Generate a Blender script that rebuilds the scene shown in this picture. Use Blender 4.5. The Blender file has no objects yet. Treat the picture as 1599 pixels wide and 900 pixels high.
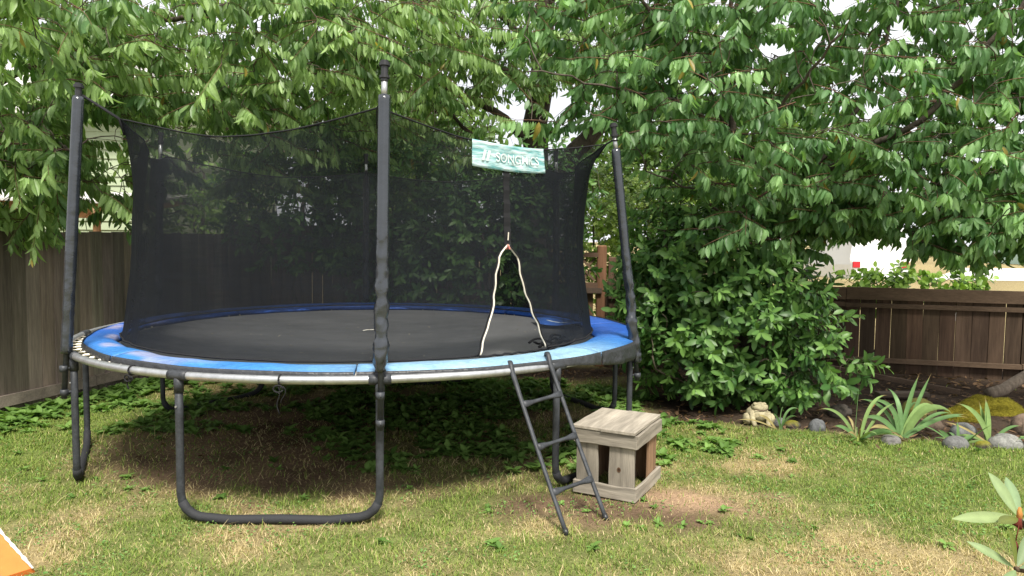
import bpy, math, random
import numpy as np
from mathutils import Vector, Matrix

random.seed(7)
rng = np.random.default_rng(7)
scene = bpy.context.scene
col = scene.collection
R_ = math.radians

# ------------------------------------------------------------------ camera
CAM_Z = 1.693
cam_d = bpy.data.cameras.new('camera'); cam = bpy.data.objects.new('camera', cam_d); col.objects.link(cam)
cam_d.sensor_width = 36; cam_d.lens = 1135.5 / 1599 * 36; cam_d.clip_start = .05; cam_d.clip_end = 600
cam.location = (0, 0, CAM_Z)
cam.matrix_world = (Matrix.Translation((0, 0, CAM_Z)) @ Matrix.Rotation(math.pi/2 - .0666, 4, 'X') @ Matrix.Rotation(.0122, 4, 'Z'))
scene.camera = cam

# ------------------------------------------------------------------ light
SUN = Vector((.12, -.52, .84)).normalized()
w = bpy.data.worlds.new('World'); scene.world = w; w.use_nodes = True
nt = w.node_tree; nt.nodes.clear()
out = nt.nodes.new('ShaderNodeOutputWorld'); bg = nt.nodes.new('ShaderNodeBackground')
sky = nt.nodes.new('ShaderNodeTexSky'); sky.sky_type = 'NISHITA'; sky.sun_disc = False
sky.sun_elevation = math.asin(SUN.z); sky.sun_rotation = math.atan2(SUN.x, SUN.y); sky.air_density = 1.0; sky.dust_density = 3
tc = nt.nodes.new('ShaderNodeTexCoord'); nz = nt.nodes.new('ShaderNodeTexNoise'); nz.inputs['Scale'].default_value = 2.2; nz.inputs['Detail'].default_value = 5
cr = nt.nodes.new('ShaderNodeValToRGB'); cr.color_ramp.elements[0].position = .3; cr.color_ramp.elements[0].color = (.82, .84, .88, 1); cr.color_ramp.elements[1].position = .65; cr.color_ramp.elements[1].color = (1, 1, 1, 1)
vm = nt.nodes.new('ShaderNodeVectorMath'); vm.operation = 'SCALE'; vm.inputs['Scale'].default_value = 9.6
mx = nt.nodes.new('ShaderNodeMixRGB'); mx.inputs['Fac'].default_value = .85
L = nt.links.new
L(tc.outputs['Generated'], nz.inputs['Vector']); L(nz.outputs['Fac'], cr.inputs['Fac']); L(cr.outputs['Color'], vm.inputs[0])
L(sky.outputs['Color'], mx.inputs['Color1']); L(vm.outputs['Vector'], mx.inputs['Color2'])
L(mx.outputs['Color'], bg.inputs['Color']); bg.inputs['Strength'].default_value = .1; L(bg.outputs['Background'], out.inputs['Surface'])
sd = bpy.data.lights.new('sun', 'SUN'); sd.energy = 4.5; sd.angle = R_(12); sd.color = (1, .95, .86)
sun = bpy.data.objects.new('sun', sd); col.objects.link(sun); sun.location = (0, -5, 12)
sun.rotation_euler = (-SUN).to_track_quat('-Z', 'Y').to_euler()
scene.view_settings.view_transform = 'Standard'; scene.view_settings.look = 'None'
scene.view_settings.exposure = 0.55; scene.view_settings.gamma = 1
scene.cycles.use_denoising = True
scene.cycles.max_bounces = 6; scene.cycles.diffuse_bounces = 3; scene.cycles.glossy_bounces = 2
scene.cycles.transmission_bounces = 4; scene.cycles.transparent_max_bounces = 12
scene.cycles.caustics_reflective = False; scene.cycles.caustics_refractive = False

# ------------------------------------------------------------------ helpers
def tag(o, label=None, cat=None, group=None, kind=None):
    for k, v in (('label', label), ('category', cat), ('group', group), ('kind', kind)):
        if v: o[k] = v
    return o

def empty(name, loc, label, cat, group=None):
    o = bpy.data.objects.new(name, None); col.objects.link(o); o.location = loc; o.empty_display_size = .1
    return tag(o, label, cat, group)

def nn(v):
    v = np.asarray(v, float); return v / (np.linalg.norm(v, axis=-1, keepdims=True) + 1e-12)

def finish(name, V, F, C, mat, parent=None, org=(0, 0, 0), smooth=True):
    """V (n,3); F list/array of faces; C (n,3) colours"""
    V = np.asarray(V, float) - np.asarray(org, float)
    me = bpy.data.meshes.new(name)
    if isinstance(F, np.ndarray):
        k = F.shape[1]; n = len(F)
        me.vertices.add(len(V)); me.vertices.foreach_set('co', V.astype(np.float32).ravel())
        me.loops.add(n*k); me.loops.foreach_set('vertex_index', F.astype(np.int32).ravel())
        me.polygons.add(n); me.polygons.foreach_set('loop_start', np.arange(0, n*k, k, dtype=np.int32))
        me.update(calc_edges=True)
    else:
        me.from_pydata(V.tolist(), [], F); me.update()
    if C is not None:
        a = me.color_attributes.new('Col', 'FLOAT_COLOR', 'POINT')
        a.data.foreach_set('color', np.c_[np.asarray(C, float), np.ones(len(V))].astype(np.float32).ravel())
    if smooth: me.polygons.foreach_set('use_smooth', [True]*len(me.polygons))
    me.materials.append(mat)
    o = bpy.data.objects.new(name, me); col.objects.link(o)
    if parent: o.parent = parent
    else: o.location = org
    return o

class MB:
    def __init__(s): s.V = []; s.F = []; s.C = []; s.n = 0
    def add(s, V, F, c=(.5, .5, .5)):
        V = np.asarray(V, float); s.V.append(V)
        s.F += [tuple(int(i) + s.n for i in f) for f in F]
        c = np.asarray(c, float); s.C.append(np.tile(c, (len(V), 1)) if c.ndim == 1 else c)
        s.n += len(V); return s
    def box(s, c, size, ax=None, col=(.5, .5, .5)):
        """c centre, size full, ax 3 axis rows"""
        A = np.eye(3) if ax is None else np.asarray(ax, float)
        h = np.asarray(size, float)/2
        P = np.array([[i, j, k] for i in (-1, 1) for j in (-1, 1) for k in (-1, 1)])*h
        return s.add(np.asarray(c, float) + P @ A, [(0, 1, 3, 2), (4, 6, 7, 5), (0, 4, 5, 1), (2, 3, 7, 6), (0, 2, 6, 4), (1, 5, 7, 3)], col)
    def tube(s, pts, r, n=8, col=(.5, .5, .5), cap=True, flat=1.0):
        V, F = tube_arr(pts, r, n, cap, flat); return s.add(V, F, col)
    def build(s, name, mat, parent=None, org=(0, 0, 0), smooth=False, bevel=0):
        o = finish(name, np.concatenate(s.V), s.F, np.concatenate(s.C), mat, parent, org, smooth)
        if bevel:
            m = o.modifiers.new('bevel', 'BEVEL'); m.width = bevel; m.segments = 2; m.limit_method = 'ANGLE'
        return o

def tube_arr(pts, r, n=8, cap=True, flat=1.0):
    P = np.asarray(pts, float); m = len(P); r = np.broadcast_to(np.asarray(r, float), (m,))
    T = nn(np.gradient(P, axis=0)); up = np.array([0, 0, 1.]) if abs(T[0][2]) < .9 else np.array([1., 0, 0])
    V = []; u = nn(np.cross(T[0], up))
    for i in range(m):
        u = nn(u - T[i]*np.dot(u, T[i])); v = np.cross(T[i], u)
        a = np.arange(n)*2*math.pi/n
        V.append(P[i] + r[i]*(np.cos(a)[:, None]*u + flat*np.sin(a)[:, None]*v))
    F = [(i*n+j, i*n+(j+1) % n, (i+1)*n+(j+1) % n, (i+1)*n+j) for i in range(m-1) for j in range(n)]
    if cap: F += [tuple(range(n))[::-1], tuple((m-1)*n+j for j in range(n))]
    return np.concatenate(V), F

_tab = np.random.default_rng(3).random((256, 256))
def vnoise(x, y, s=1., o=0):
    x = np.asarray(x, float)/s + 37.7 + o*13.3; y = np.asarray(y, float)/s + 91.3 + o*7.7
    xi = np.floor(x).astype(int); yi = np.floor(y).astype(int); fx = x-xi; fy = y-yi
    fx = fx*fx*(3-2*fx); fy = fy*fy*(3-2*fy)
    g = lambda i, j: _tab[i % 256, j % 256]
    return (g(xi, yi)*(1-fx)+g(xi+1, yi)*fx)*(1-fy)+(g(xi, yi+1)*(1-fx)+g(xi+1, yi+1)*fx)*fy
def sst(a, b, x): t = np.clip((np.asarray(x, float)-a)/(b-a), 0, 1); return t*t*(3-2*t)
TC = np.array([-1.2408, 6.3649])
def gh(x, y):
    x = np.asarray(x, float); y = np.asarray(y, float)
    z = np.clip(.0195*(x-TC[0])-.016*(y-TC[1])-.012, -.07, .055)*(1-sst(9, 11, y))
    z = z + .022*(vnoise(x, y, .9)-.5) + .012*(vnoise(x, y, .23, 1)-.5)
    z = z + .05*sst(0, .5, y-(7.3-.34*x))*sst(1.8, 2.6, x)
    cr = sst(10.5, 17, y)*sst(1.5, 5, x)
    z = z + .78*cr - .75*sst(19, 22, y)*cr*sst(16.5, 14.5, x)
    return z

# ------------------------------------------------------------------ materials
def mat(name, base=None, rough=.7, spec=.3, attr=False, noise=None, bump=None, stretch=(1, 1, 1), metal=0, trans=0, sheen=0, coord='Object', noise2=None):
    """base colour (or the Col attribute) modulated by noise (scale, low, high); bump (scale, strength, distance)"""
    m = bpy.data.materials.new(name); m.use_nodes = True; t = m.node_tree; N = t.nodes; Lk = t.links.new
    p = N['Principled BSDF']; p.inputs['Roughness'].default_value = rough; p.inputs['Specular IOR Level'].default_value = spec; p.inputs['Metallic'].default_value = metal
    if sheen: p.inputs['Sheen Weight'].default_value = sheen
    if attr:
        a = N.new('ShaderNodeAttribute'); a.attribute_name = 'Col'; c = a.outputs['Color']
    else:
        a = N.new('ShaderNodeRGB'); a.outputs[0].default_value = (*base, 1); c = a.outputs[0]
    tcn = N.new('ShaderNodeTexCoord'); mp = N.new('ShaderNodeMapping'); mp.inputs['Scale'].default_value = stretch
    Lk(tcn.outputs[coord], mp.inputs['Vector'])
    for q in (noise, noise2):
        if q:
            n = N.new('ShaderNodeTexNoise'); n.inputs['Scale'].default_value = q[0]; n.inputs['Detail'].default_value = 6; n.inputs['Roughness'].default_value = .65
            Lk(mp.outputs[0], n.inputs['Vector'])
            r = N.new('ShaderNodeMapRange'); r.inputs['From Min'].default_value = .3; r.inputs['From Max'].default_value = .7; r.inputs['To Min'].default_value = q[1]; r.inputs['To Max'].default_value = q[2]
            Lk(n.outputs['Fac'], r.inputs['Value'])
            s = N.new('ShaderNodeVectorMath'); s.operation = 'SCALE'; Lk(c, s.inputs[0]); Lk(r.outputs[0], s.inputs['Scale']); c = s.outputs[0]
    Lk(c, p.inputs['Base Color'])
    if bump:
        n = N.new('ShaderNodeTexNoise'); n.inputs['Scale'].default_value = bump[0]; n.inputs['Detail'].default_value = 5; Lk(mp.outputs[0], n.inputs['Vector'])
        b = N.new('ShaderNodeBump'); b.inputs['Strength'].default_value = bump[1]; b.inputs['Distance'].default_value = bump[2]
        Lk(n.outputs['Fac'], b.inputs['Height']); Lk(b.outputs[0], p.inputs['Normal'])
    if trans:
        tr = N.new('ShaderNodeBsdfTranslucent'); ms = N.new('ShaderNodeMixShader'); ms.inputs[0].default_value = trans
        ts = N.new('ShaderNodeVectorMath'); ts.operation = 'MULTIPLY'; ts.inputs[1].default_value = (1.25, 1.35, .7); Lk(c, ts.inputs[0])
        Lk(ts.outputs[0], tr.inputs['Color']); Lk(p.outputs[0], ms.inputs[1]); Lk(tr.outputs[0], ms.inputs[2]); Lk(ms.outputs[0], N['Material Output'].inputs['Surface'])
    return m

M = {}
M['leaf'] = mat('cherry_leaf', attr=True, rough=.42, spec=.4, trans=.42, noise=(60, .85, 1.15))
M['laurel'] = mat('laurel_leaf', attr=True, rough=.42, spec=.35, trans=.3)
M['grass'] = mat('grass_blade', attr=True, rough=.6, spec=.2, trans=.3)
M['bark'] = mat('bark', attr=True, rough=.9, spec=.1, noise=(25, .55, 1.4), bump=(60, .8, .01), stretch=(1, 1, .35))
M['wood'] = mat('weathered_wood', attr=True, rough=.85, spec=.15, noise=(14, .6, 1.35), noise2=(70, .8, 1.15), bump=(90, .6, .003), stretch=(1, 1, .07))
M['wood_h'] = mat('weathered_wood_flat', attr=True, rough=.85, spec=.15, noise=(9, .7, 1.25), noise2=(60, .8, 1.15), bump=(80, .6, .003), stretch=(.12, 1, 1))
M['steel'] = mat('galvanised_steel', (.50, .51, .52), rough=.38, spec=.5, metal=.75, noise=(18, .75, 1.15), bump=(300, .15, .001))
M['black_steel'] = mat('dark_painted_steel', (.034, .037, .042), rough=.5, spec=.35, noise=(14, .6, 1.5), noise2=(90, .8, 1.4))
M['foam'] = mat('black_foam', (.03, .031, .034), rough=.75, spec=.3, bump=(120, .6, .004))
M['vinyl'] = mat('black_vinyl_sleeve', (.021, .025, .032), rough=.2, spec=.9, stretch=(1, 1, 1.6), bump=(7, .22, .02), noise=(9, .8, 1.3))
M['plastic'] = mat('black_plastic', (.02, .02, .022), rough=.4, spec=.5)
M['webbing'] = mat('black_webbing', (.018, .018, .02), rough=.8, spec=.2)
M['mat'] = mat('jumping_mat_weave', (.042, .043, .045), rough=.62, spec=.35, noise=(2.2, .8, 1.35), noise2=(60, .9, 1.12), bump=(500, .3, .001), sheen=.15)
M['pad'] = mat('blue_pvc_pad', attr=True, rough=.5, spec=.4, noise=(5, .8, 1.12), noise2=(40, .85, 1.08), bump=(16, .8, .022))
M['skirt'] = mat('black_pvc_skirt', (.035, .037, .041), rough=.45, spec=.5, bump=(16, .8, .02))
M['spring'] = mat('zinc_spring', (.72, .66, .56), rough=.45, spec=.5, metal=.4)
M['piping'] = mat('cream_piping', (.72, .66, .55), rough=.8, noise=(20, .75, 1.1))
M['pink'] = mat('pink_tab', (.6, .2, .17), rough=.7)
M['white'] = mat('white_print', (.66, .73, .73), rough=.7)
M['stone'] = mat('stone', attr=True, rough=.85, spec=.2, noise=(14, .6, 1.4), noise2=(90, .75, 1.25), bump=(40, .7, .01))
M['moss'] = mat('moss', attr=True, rough=.95, spec=.05, noise=(30, .6, 1.4), bump=(90, 1, .02))
M['orange'] = mat('orange_plastic', attr=True, rough=.5, spec=.4, noise=(12, .9, 1.08))
M['siding'] = mat('pale_green_siding', (.36, .42, .28), rough=.7)
M['paint'] = mat('car_paint_white', (.8, .8, .8), rough=.25, spec=.6)
M['glass'] = mat('dark_glass', (.05, .06, .065), rough=.1, spec=.8)
M['red'] = mat('red_lens', (.5, .02, .03), rough=.2, spec=.6)
M['rubber'] = mat('rubber', (.02, .02, .02), rough=.8)
M['mint'] = mat('mint_siding', (.55, .72, .60), rough=.7)
M['concrete'] = mat('concrete', (.62, .6, .58), rough=.9, noise=(3, .85, 1.1))
M['roofing'] = mat('metal_roofing', (.6, .58, .55), rough=.6, noise=(2, .7, 1.1))

def net_material():
    m = bpy.data.materials.new('black_mesh_net'); m.use_nodes = True; t = m.node_tree; N = t.nodes; Lk = t.links.new
    p = N['Principled BSDF']; p.inputs['Base Color'].default_value = (.015, .017, .0205, 1); p.inputs['Roughness'].default_value = .6; p.inputs['Specular IOR Level'].default_value = .06
    tr = N.new('ShaderNodeBsdfTransparent'); ms = N.new('ShaderNodeMixShader')
    lw = N.new('ShaderNodeLayerWeight'); lw.inputs['Blend'].default_value = .5      # facing = 1-cos
    # threads cover more of the view the more obliquely they are seen: 1-(1-c)^(1/cos)
    a = N.new('ShaderNodeMath'); a.operation = 'SUBTRACT'; a.inputs[0].default_value = 1.0; Lk(lw.outputs['Facing'], a.inputs[1])
    b = N.new('ShaderNodeMath'); b.operation = 'MAXIMUM'; b.inputs[1].default_value = .08; Lk(a.outputs[0], b.inputs[0])
    i = N.new('ShaderNodeMath'); i.operation = 'DIVIDE'; i.inputs[0].default_value = 1.0; Lk(b.outputs[0], i.inputs[1])
    tcn = N.new('ShaderNodeTexCoord'); mp = N.new('ShaderNodeMapping'); mp.inputs['Scale'].default_value = (.6, .6, 7); Lk(tcn.outputs['Object'], mp.inputs['Vector'])
    n = N.new('ShaderNodeTexNoise'); n.inputs['Scale'].default_value = 3.0; n.inputs['Detail'].default_value = 8; n.inputs['Roughness'].default_value = .7; Lk(mp.outputs[0], n.inputs['Vector'])
    r = N.new('ShaderNodeMapRange'); r.inputs['From Min'].default_value = .3; r.inputs['From Max'].default_value = .7; r.inputs['To Min'].default_value = .66; r.inputs['To Max'].default_value = .42; Lk(n.outputs['Fac'], r.inputs['Value'])
    q = N.new('ShaderNodeMath'); q.operation = 'POWER'; Lk(r.outputs[0], q.inputs[0]); Lk(i.outputs[0], q.inputs[1])
    Lk(q.outputs[0], ms.inputs[0]); Lk(p.outputs[0], ms.inputs[1]); Lk(tr.outputs[0], ms.inputs[2]); Lk(ms.outputs[0], N['Material Output'].inputs['Surface'])
    return m
M['net'] = net_material()

def banner_material():
    m = bpy.data.materials.new('teal_banner_cloth'); m.use_nodes = True; t = m.node_tree; N = t.nodes; Lk = t.links.new
    p = N['Principled BSDF']; p.inputs['Roughness'].default_value = .6
    tcn = N.new('ShaderNodeTexCoord'); mp = N.new('ShaderNodeMapping'); mp.inputs['Scale'].default_value = (2, 2, 11); mp.inputs['Rotation'].default_value = (0, .42, 0); Lk(tcn.outputs['Object'], mp.inputs['Vector'])
    n = N.new('ShaderNodeTexNoise'); n.inputs['Scale'].default_value = 4; n.inputs['Detail'].default_value = 3; Lk(mp.outputs[0], n.inputs['Vector'])
    r = N.new('ShaderNodeValToRGB'); e = r.color_ramp.elements; e[0].position = .36; e[0].color = (.12, .34, .35, 1); e[1].position = .62; e[1].color = (.52, .66, .67, 1)
    Lk(n.outputs['Fac'], r.inputs['Fac']); Lk(r.outputs[0], p.inputs['Base Color'])
    b = N.new('ShaderNodeBump'); b.inputs['Strength'].default_value = .5; b.inputs['Distance'].default_value = .02; Lk(n.outputs['Fac'], b.inputs['Height']); Lk(b.outputs[0], p.inputs['Normal'])
    return m
M['banner'] = banner_material()

# ------------------------------------------------------------------ zones of the ground
def zones(x, y):
    """bare (0..1), dry (0..1), bed (0..1) of the ground at x,y"""
    x = np.asarray(x, float); y = np.asarray(y, float)
    n1 = vnoise(x, y, .55, 3); n2 = vnoise(x, y, .16, 4); n3 = vnoise(x, y, 1.3, 5)
    d = np.hypot(x-TC[0], y-TC[1])
    under = sst(2.55, 1.7, d + .5*(n1-.5)) * sst(4.3, 4.9, y + .5*(n2-.5))
    patch = sst(.85, .3, np.hypot((x-.72)/1.35, (y-4.40)/.66) + .45*(n2-.5) + .2*(n1-.5))
    dryp = sst(.9, .3, np.hypot((x-1.3)/.85, (y-4.55)/.5) + .3*(n2-.5))
    bed = sst(-.12, .12, y-(7.15-.34*np.maximum(x, 1.4))+.25*(n2-.5)) * sst(1.0, 1.7, x+.3*(n1-.5))
    bed = np.maximum(bed, sst(8.6, 9.2, y+.4*(n1-.5)))
    bare = np.clip(np.maximum.reduce([under*np.clip(.45+.6*n1+.35*sst(-.9, -1.5, x), 0, 1), patch, bed*1.0]), 0, 1)
    dry = np.clip(.12+.95*sst(.42, .80, .55*n1+.45*n3+.18*(n2-.5)) + .55*dryp + .12*sst(4.6, 3.7, y), 0, 1)
    dry = dry*(1-.35*sst(5.2, 6.6, y)*sst(.8, 1.4, x))
    far = sst(9.5, 10.2, y)
    return bare*(1-far), np.maximum(dry, far*.95), bed*(1-far), under*(1-far), dryp

# ------------------------------------------------------------------ ground
def axis_pts(lo, hi, fine_lo, fine_hi, fs, grow=1.25):
    pts = list(np.arange(fine_lo, fine_hi+fs/2, fs)); s = fs; a = pts[0]
    while a > lo: s *= grow; a -= s; pts.insert(0, a)
    s = fs; a = pts[-1]
    while a < hi: s *= grow; a += s; pts.append(a)
    return np.array(pts)
gx = axis_pts(-250, 250, -6, 7, .045); gy = axis_pts(-60, 300, 2.2, 10.2, .045)
GX, GY = np.meshgrid(gx, gy); GZ = gh(GX, GY)
nx, ny = len(gx), len(gy)
idx = np.arange(nx*ny).reshape(ny, nx)
F = np.stack([idx[:-1, :-1], idx[:-1, 1:], idx[1:, 1:], idx[1:, :-1]], -1).reshape(-1, 4)
bare, dry, bed, und, dp = zones(GX, GY)
n4 = vnoise(GX, GY, .08, 6)[..., None]; n5 = vnoise(GX, GY, .3, 8)[..., None]
green = np.array([.13, .18, .045])*(.7+.6*n4); straw = np.array([.34, .27, .14])*(.75+.5*n4); soil = (np.array([.20, .135, .085])*(1-bed[..., None]) + np.array([.06, .042, .03])*bed[..., None])*(.6+.8*n5)
soil = soil*(1+.6*dp[..., None])
C = green*(1-dry[..., None])+straw*dry[..., None]; C = C*(1-bare[..., None])+soil*bare[..., None]
gm = mat('lawn_soil', attr=True, rough=.95, spec=.1, noise=(40, .7, 1.35), noise2=(220, .7, 1.3), bump=(130, 1, .02))
g = finish('ground', np.c_[GX.ravel(), GY.ravel(), GZ.ravel()], F, C.reshape(-1, 3), gm); tag(g, kind='structure')

# ------------------------------------------------------------------ grass and weeds
TR = 2.285
def grass_mesh():
    def scatter(x0, x1, y0, y1, dens): 
        n = int((x1-x0)*(y1-y0)*dens); return rng.uniform(x0, x1, n), rng.uniform(y0, y1, n)
    xs, ys = [], []
    for (y0, y1, dn) in ((2.7, 4.2, 7800), (4.2, 5.4, 6800), (5.4, 7.0, 5000), (7.0, 9.2, 2600)):
        hw = .74*y1+.35
        a, b = scatter(-min(hw, 4.9), min(hw, 6.4), y0, y1, dn); xs.append(a); ys.append(b)
    x = np.concatenate(xs); y = np.concatenate(ys)
    bare, dry, bed, und, dp = zones(x, y)
    clump = vnoise(x, y, .11, 9)
    keep = rng.random(len(x)) < np.clip((1-bare)*(.45+.95*clump), .16, 1)*(1-bed*.985)
    keep &= ~((x < -4.95+.27*(y-6.95)+.08))
    x, y, bare, dry, und, clump, dp = [v[keep] for v in (x, y, bare, dry, und, clump, dp)]
    n = len(x); z = gh(x, y)-.004
    isdry = rng.random(n) < np.clip(dry*.9+.45*und, 0, .97)
    h = rng.uniform(.014, .040, n)*(.75+.6*clump)*(1+.35*und)*(1-.25*isdry)
    tall = rng.random(n) < .02; h[tall] *= 2.2
    wd = rng.uniform(.0026, .0052, n)*np.where(y > 5.4, 1.4, 1)
    az = rng.uniform(0, 2*math.pi, n); lean = rng.uniform(.25, 1.3, n)+.9*(tall & isdry)+.7*isdry*und
    dx = np.cos(az); dy = np.sin(az); sx = -dy; sy = dx
    V = np.zeros((n, 6, 3))
    for k, (t, ww) in enumerate(((0, 1), (.55, .85), (1, .12))):
        ox = dx*lean*h*t**1.6; oy = dy*lean*h*t**1.6; oz = h*t*(1-.25*t*np.minimum(lean, 1))
        V[:, 2*k, 0] = x+ox-sx*wd*ww/2; V[:, 2*k, 1] = y+oy-sy*wd*ww/2; V[:, 2*k, 2] = z+oz
        V[:, 2*k+1, 0] = x+ox+sx*wd*ww/2; V[:, 2*k+1, 1] = y+oy+sy*wd*ww/2; V[:, 2*k+1, 2] = z+oz
    b = np.arange(n)[:, None]*6
    F = np.concatenate([b+np.array([[0, 1, 3, 2]]), b+np.array([[2, 3, 5, 4]])])
    m = rng.random((n, 1)); m2 = rng.random((n, 1))
    gcol = np.array([.085, .17, .025])*(1-m)+np.array([.31, .38, .09])*m
    dcol = np.array([.34, .27, .11])*(1-m2)+np.array([.68, .57, .33])*m2
    c = np.where(isdry[:, None], dcol, gcol)
    o = finish('grass', V.reshape(-1, 3), F, np.repeat(c, 6, 0), M['grass'], smooth=False)
    tag(o, 'short patchy green and straw coloured lawn grass', 'grass', kind='stuff')
grass_mesh()

ROWS = np.array([0, .22, .5, .8, 1.0]); WID = np.array([.06, .74, 1, .62, .03])
def leaf_verts(P, D, N, Ln, W, curl, fold, wid=WID):
    """leaves as folded strips; P base, D direction, N face normal"""
    D = nn(D); N = nn(N - D*(N*D).sum(1, keepdims=True)); S = np.cross(D, N); n = len(P)
    V = np.zeros((n, 5, 3, 3))
    for i, (t, ww) in enumerate(zip(ROWS, wid)):
        mid = P + D*(Ln*t)[:, None] - N*(curl*Ln*t*t)[:, None]
        V[:, i, 1] = mid
        for j, s in ((0, -1), (2, 1)):
            V[:, i, j] = mid + S*(s*W*ww/2)[:, None] + N*(fold*W*ww/2)[:, None]
    b = (np.arange(n)*15)[:, None]
    q = np.array([[3*i+j, 3*i+j+1, 3*i+j+4, 3*i+j+3] for i in range(4) for j in range(2)])
    return V.reshape(-1, 3), (b[:, None]+q[None]).reshape(-1, 4)

RIB = np.array([.95, 1.22, .95]*5)[:, None]
def leaf_cols(c): c = np.asarray(c, float); return (c[:, None, :]*RIB[None]).reshape(-1, 3)
def weeds():
    spots = []
    for _ in range(4200):                       # under and behind the trampoline
        a = rng.uniform(0, 2*math.pi); r = 2.7*math.sqrt(rng.random()); x = TC[0]+r*math.sin(a)*1.15; y = TC[1]+r*math.cos(a)
        if y > 5.0+.5*rng.random()+ 1.1*float(sst(-1.1, -1.9, x)) and vnoise(x, y, .4, 12) > .38-.1*(x > -1): spots.append((x, y, rng.uniform(.05, .10)))
    for _ in range(420):                        # along the left fence
        y = rng.uniform(5.6, 9.8); x = -4.95+.27*(y-6.95)+.1+abs(rng.normal(0, .33)); spots.append((x, y, rng.uniform(.07, .13)))
    for _ in range(110):                        # rosettes in the lawn
        x = rng.uniform(-4, 5); y = rng.uniform(3.2, 6.4)
        if zones(x, y)[2] < .2 and vnoise(x, y, .5, 14) > .45: spots.append((x, y, rng.uniform(.035, .065)))
    for x, y in ((.62, 4.12), (.95, 4.15), (.83, 4.4), (1.12, 4.1), (1.3, 3.95), (.5, 4.3), (-.1, 4.35), (.2, 5.1)): 
        for k in range(2): spots.append((x+rng.normal(0, .06), y+rng.normal(0, .06), rng.uniform(.028, .048)))
    spots = [s for s in spots if zones(s[0], s[1])[2] < .5 or s[1] > 7.5]
    P, D, Nn, Ln, W, Cc = [], [], [], [], [], []
    for x, y, s in spots:
        k = rng.integers(5, 10); a0 = rng.uniform(0, 6.28); z = float(gh(x, y)); g = rng.uniform(0, 1)
        for i in range(k):
            a = a0+i*2.4; el = rng.uniform(.15, 1.0); d = np.array([math.cos(a)*math.cos(el), math.sin(a)*math.cos(el), math.sin(el)])
            P.append((x, y, z+rng.uniform(0, .25)*s)); D.append(d); Nn.append((-math.cos(a)*math.sin(el), -math.sin(a)*math.sin(el), math.cos(el)))
            Ln.append(s*rng.uniform(.6, 1.1)); W.append(s*rng.uniform(.35, .75)); Cc.append(np.array([.075, .15, .03])*(1-g)+np.array([.19, .32, .08])*g)
    for _ in range(15000):                      # clover and tiny lawn weeds in loose patches
        y = rng.uniform(3.0, 6.6); x = rng.uniform(-.75, .85)*y
        if vnoise(x, y, .33, 15)+.5*vnoise(x, y, .09, 16) < .86 or zones(x, y)[2] > .3: continue
        a = rng.uniform(0, 6.28); el = rng.uniform(0, .7); d = np.array([math.cos(a)*math.cos(el), math.sin(a)*math.cos(el), math.sin(el)]); g = rng.random()
        P.append((x, y, float(gh(x, y))+rng.uniform(.006, .026))); D.append(d); Nn.append((rng.normal(0, .3), rng.normal(0, .3), 1)); Ln.append(rng.uniform(.010, .022)); W.append(rng.uniform(.008, .015)); Cc.append(np.array([.075, .17, .04])*(1-g)+np.array([.20, .34, .10])*g)
    P, D, Nn, Ln, W, Cc = map(np.array, (P, D, Nn, Ln, W, Cc)); n = len(P)
    V, F = leaf_verts(P, D, Nn, Ln, W, rng.uniform(.1, .6, n), rng.uniform(.1, .5, n))
    tag(finish('weeds', V, F, leaf_cols(Cc), M['grass']), 'low broad-leaved weeds spreading under the trampoline and along the fence', 'weeds', kind='stuff')
weeds()

def litter():
    n = 5200; x = rng.uniform(-3, 6.5, n); y = rng.uniform(5.5, 9.6, n)
    bd = zones(x, y)[2]; k = (rng.random(n) < np.maximum(bd, .12)); x = x[k]; y = y[k]; n = len(x)
    P = np.c_[x, y, gh(x, y)+rng.uniform(.004, .02, n)]; a = rng.uniform(0, 6.28, n)
    D = np.c_[np.cos(a), np.sin(a), rng.normal(0, .25, n)]; N = np.c_[rng.normal(0, .4, (n, 2)), np.ones(n)]
    V, F = leaf_verts(P, D, N, rng.uniform(.03, .09, n), rng.uniform(.008, .035, n), rng.uniform(-.4, .4, n), rng.uniform(-.3, .5, n))
    m = rng.random((n, 1)); c = np.array([.07, .04, .022])*(1-m)+np.array([.24, .15, .085])*m
    tag(finish('leaf_litter', V, F, np.repeat(c, 15, 0), M['grass']), 'brown dead leaves and bark chips on the bed under the hedge', 'leaf litter', kind='stuff')
litter()

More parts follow.
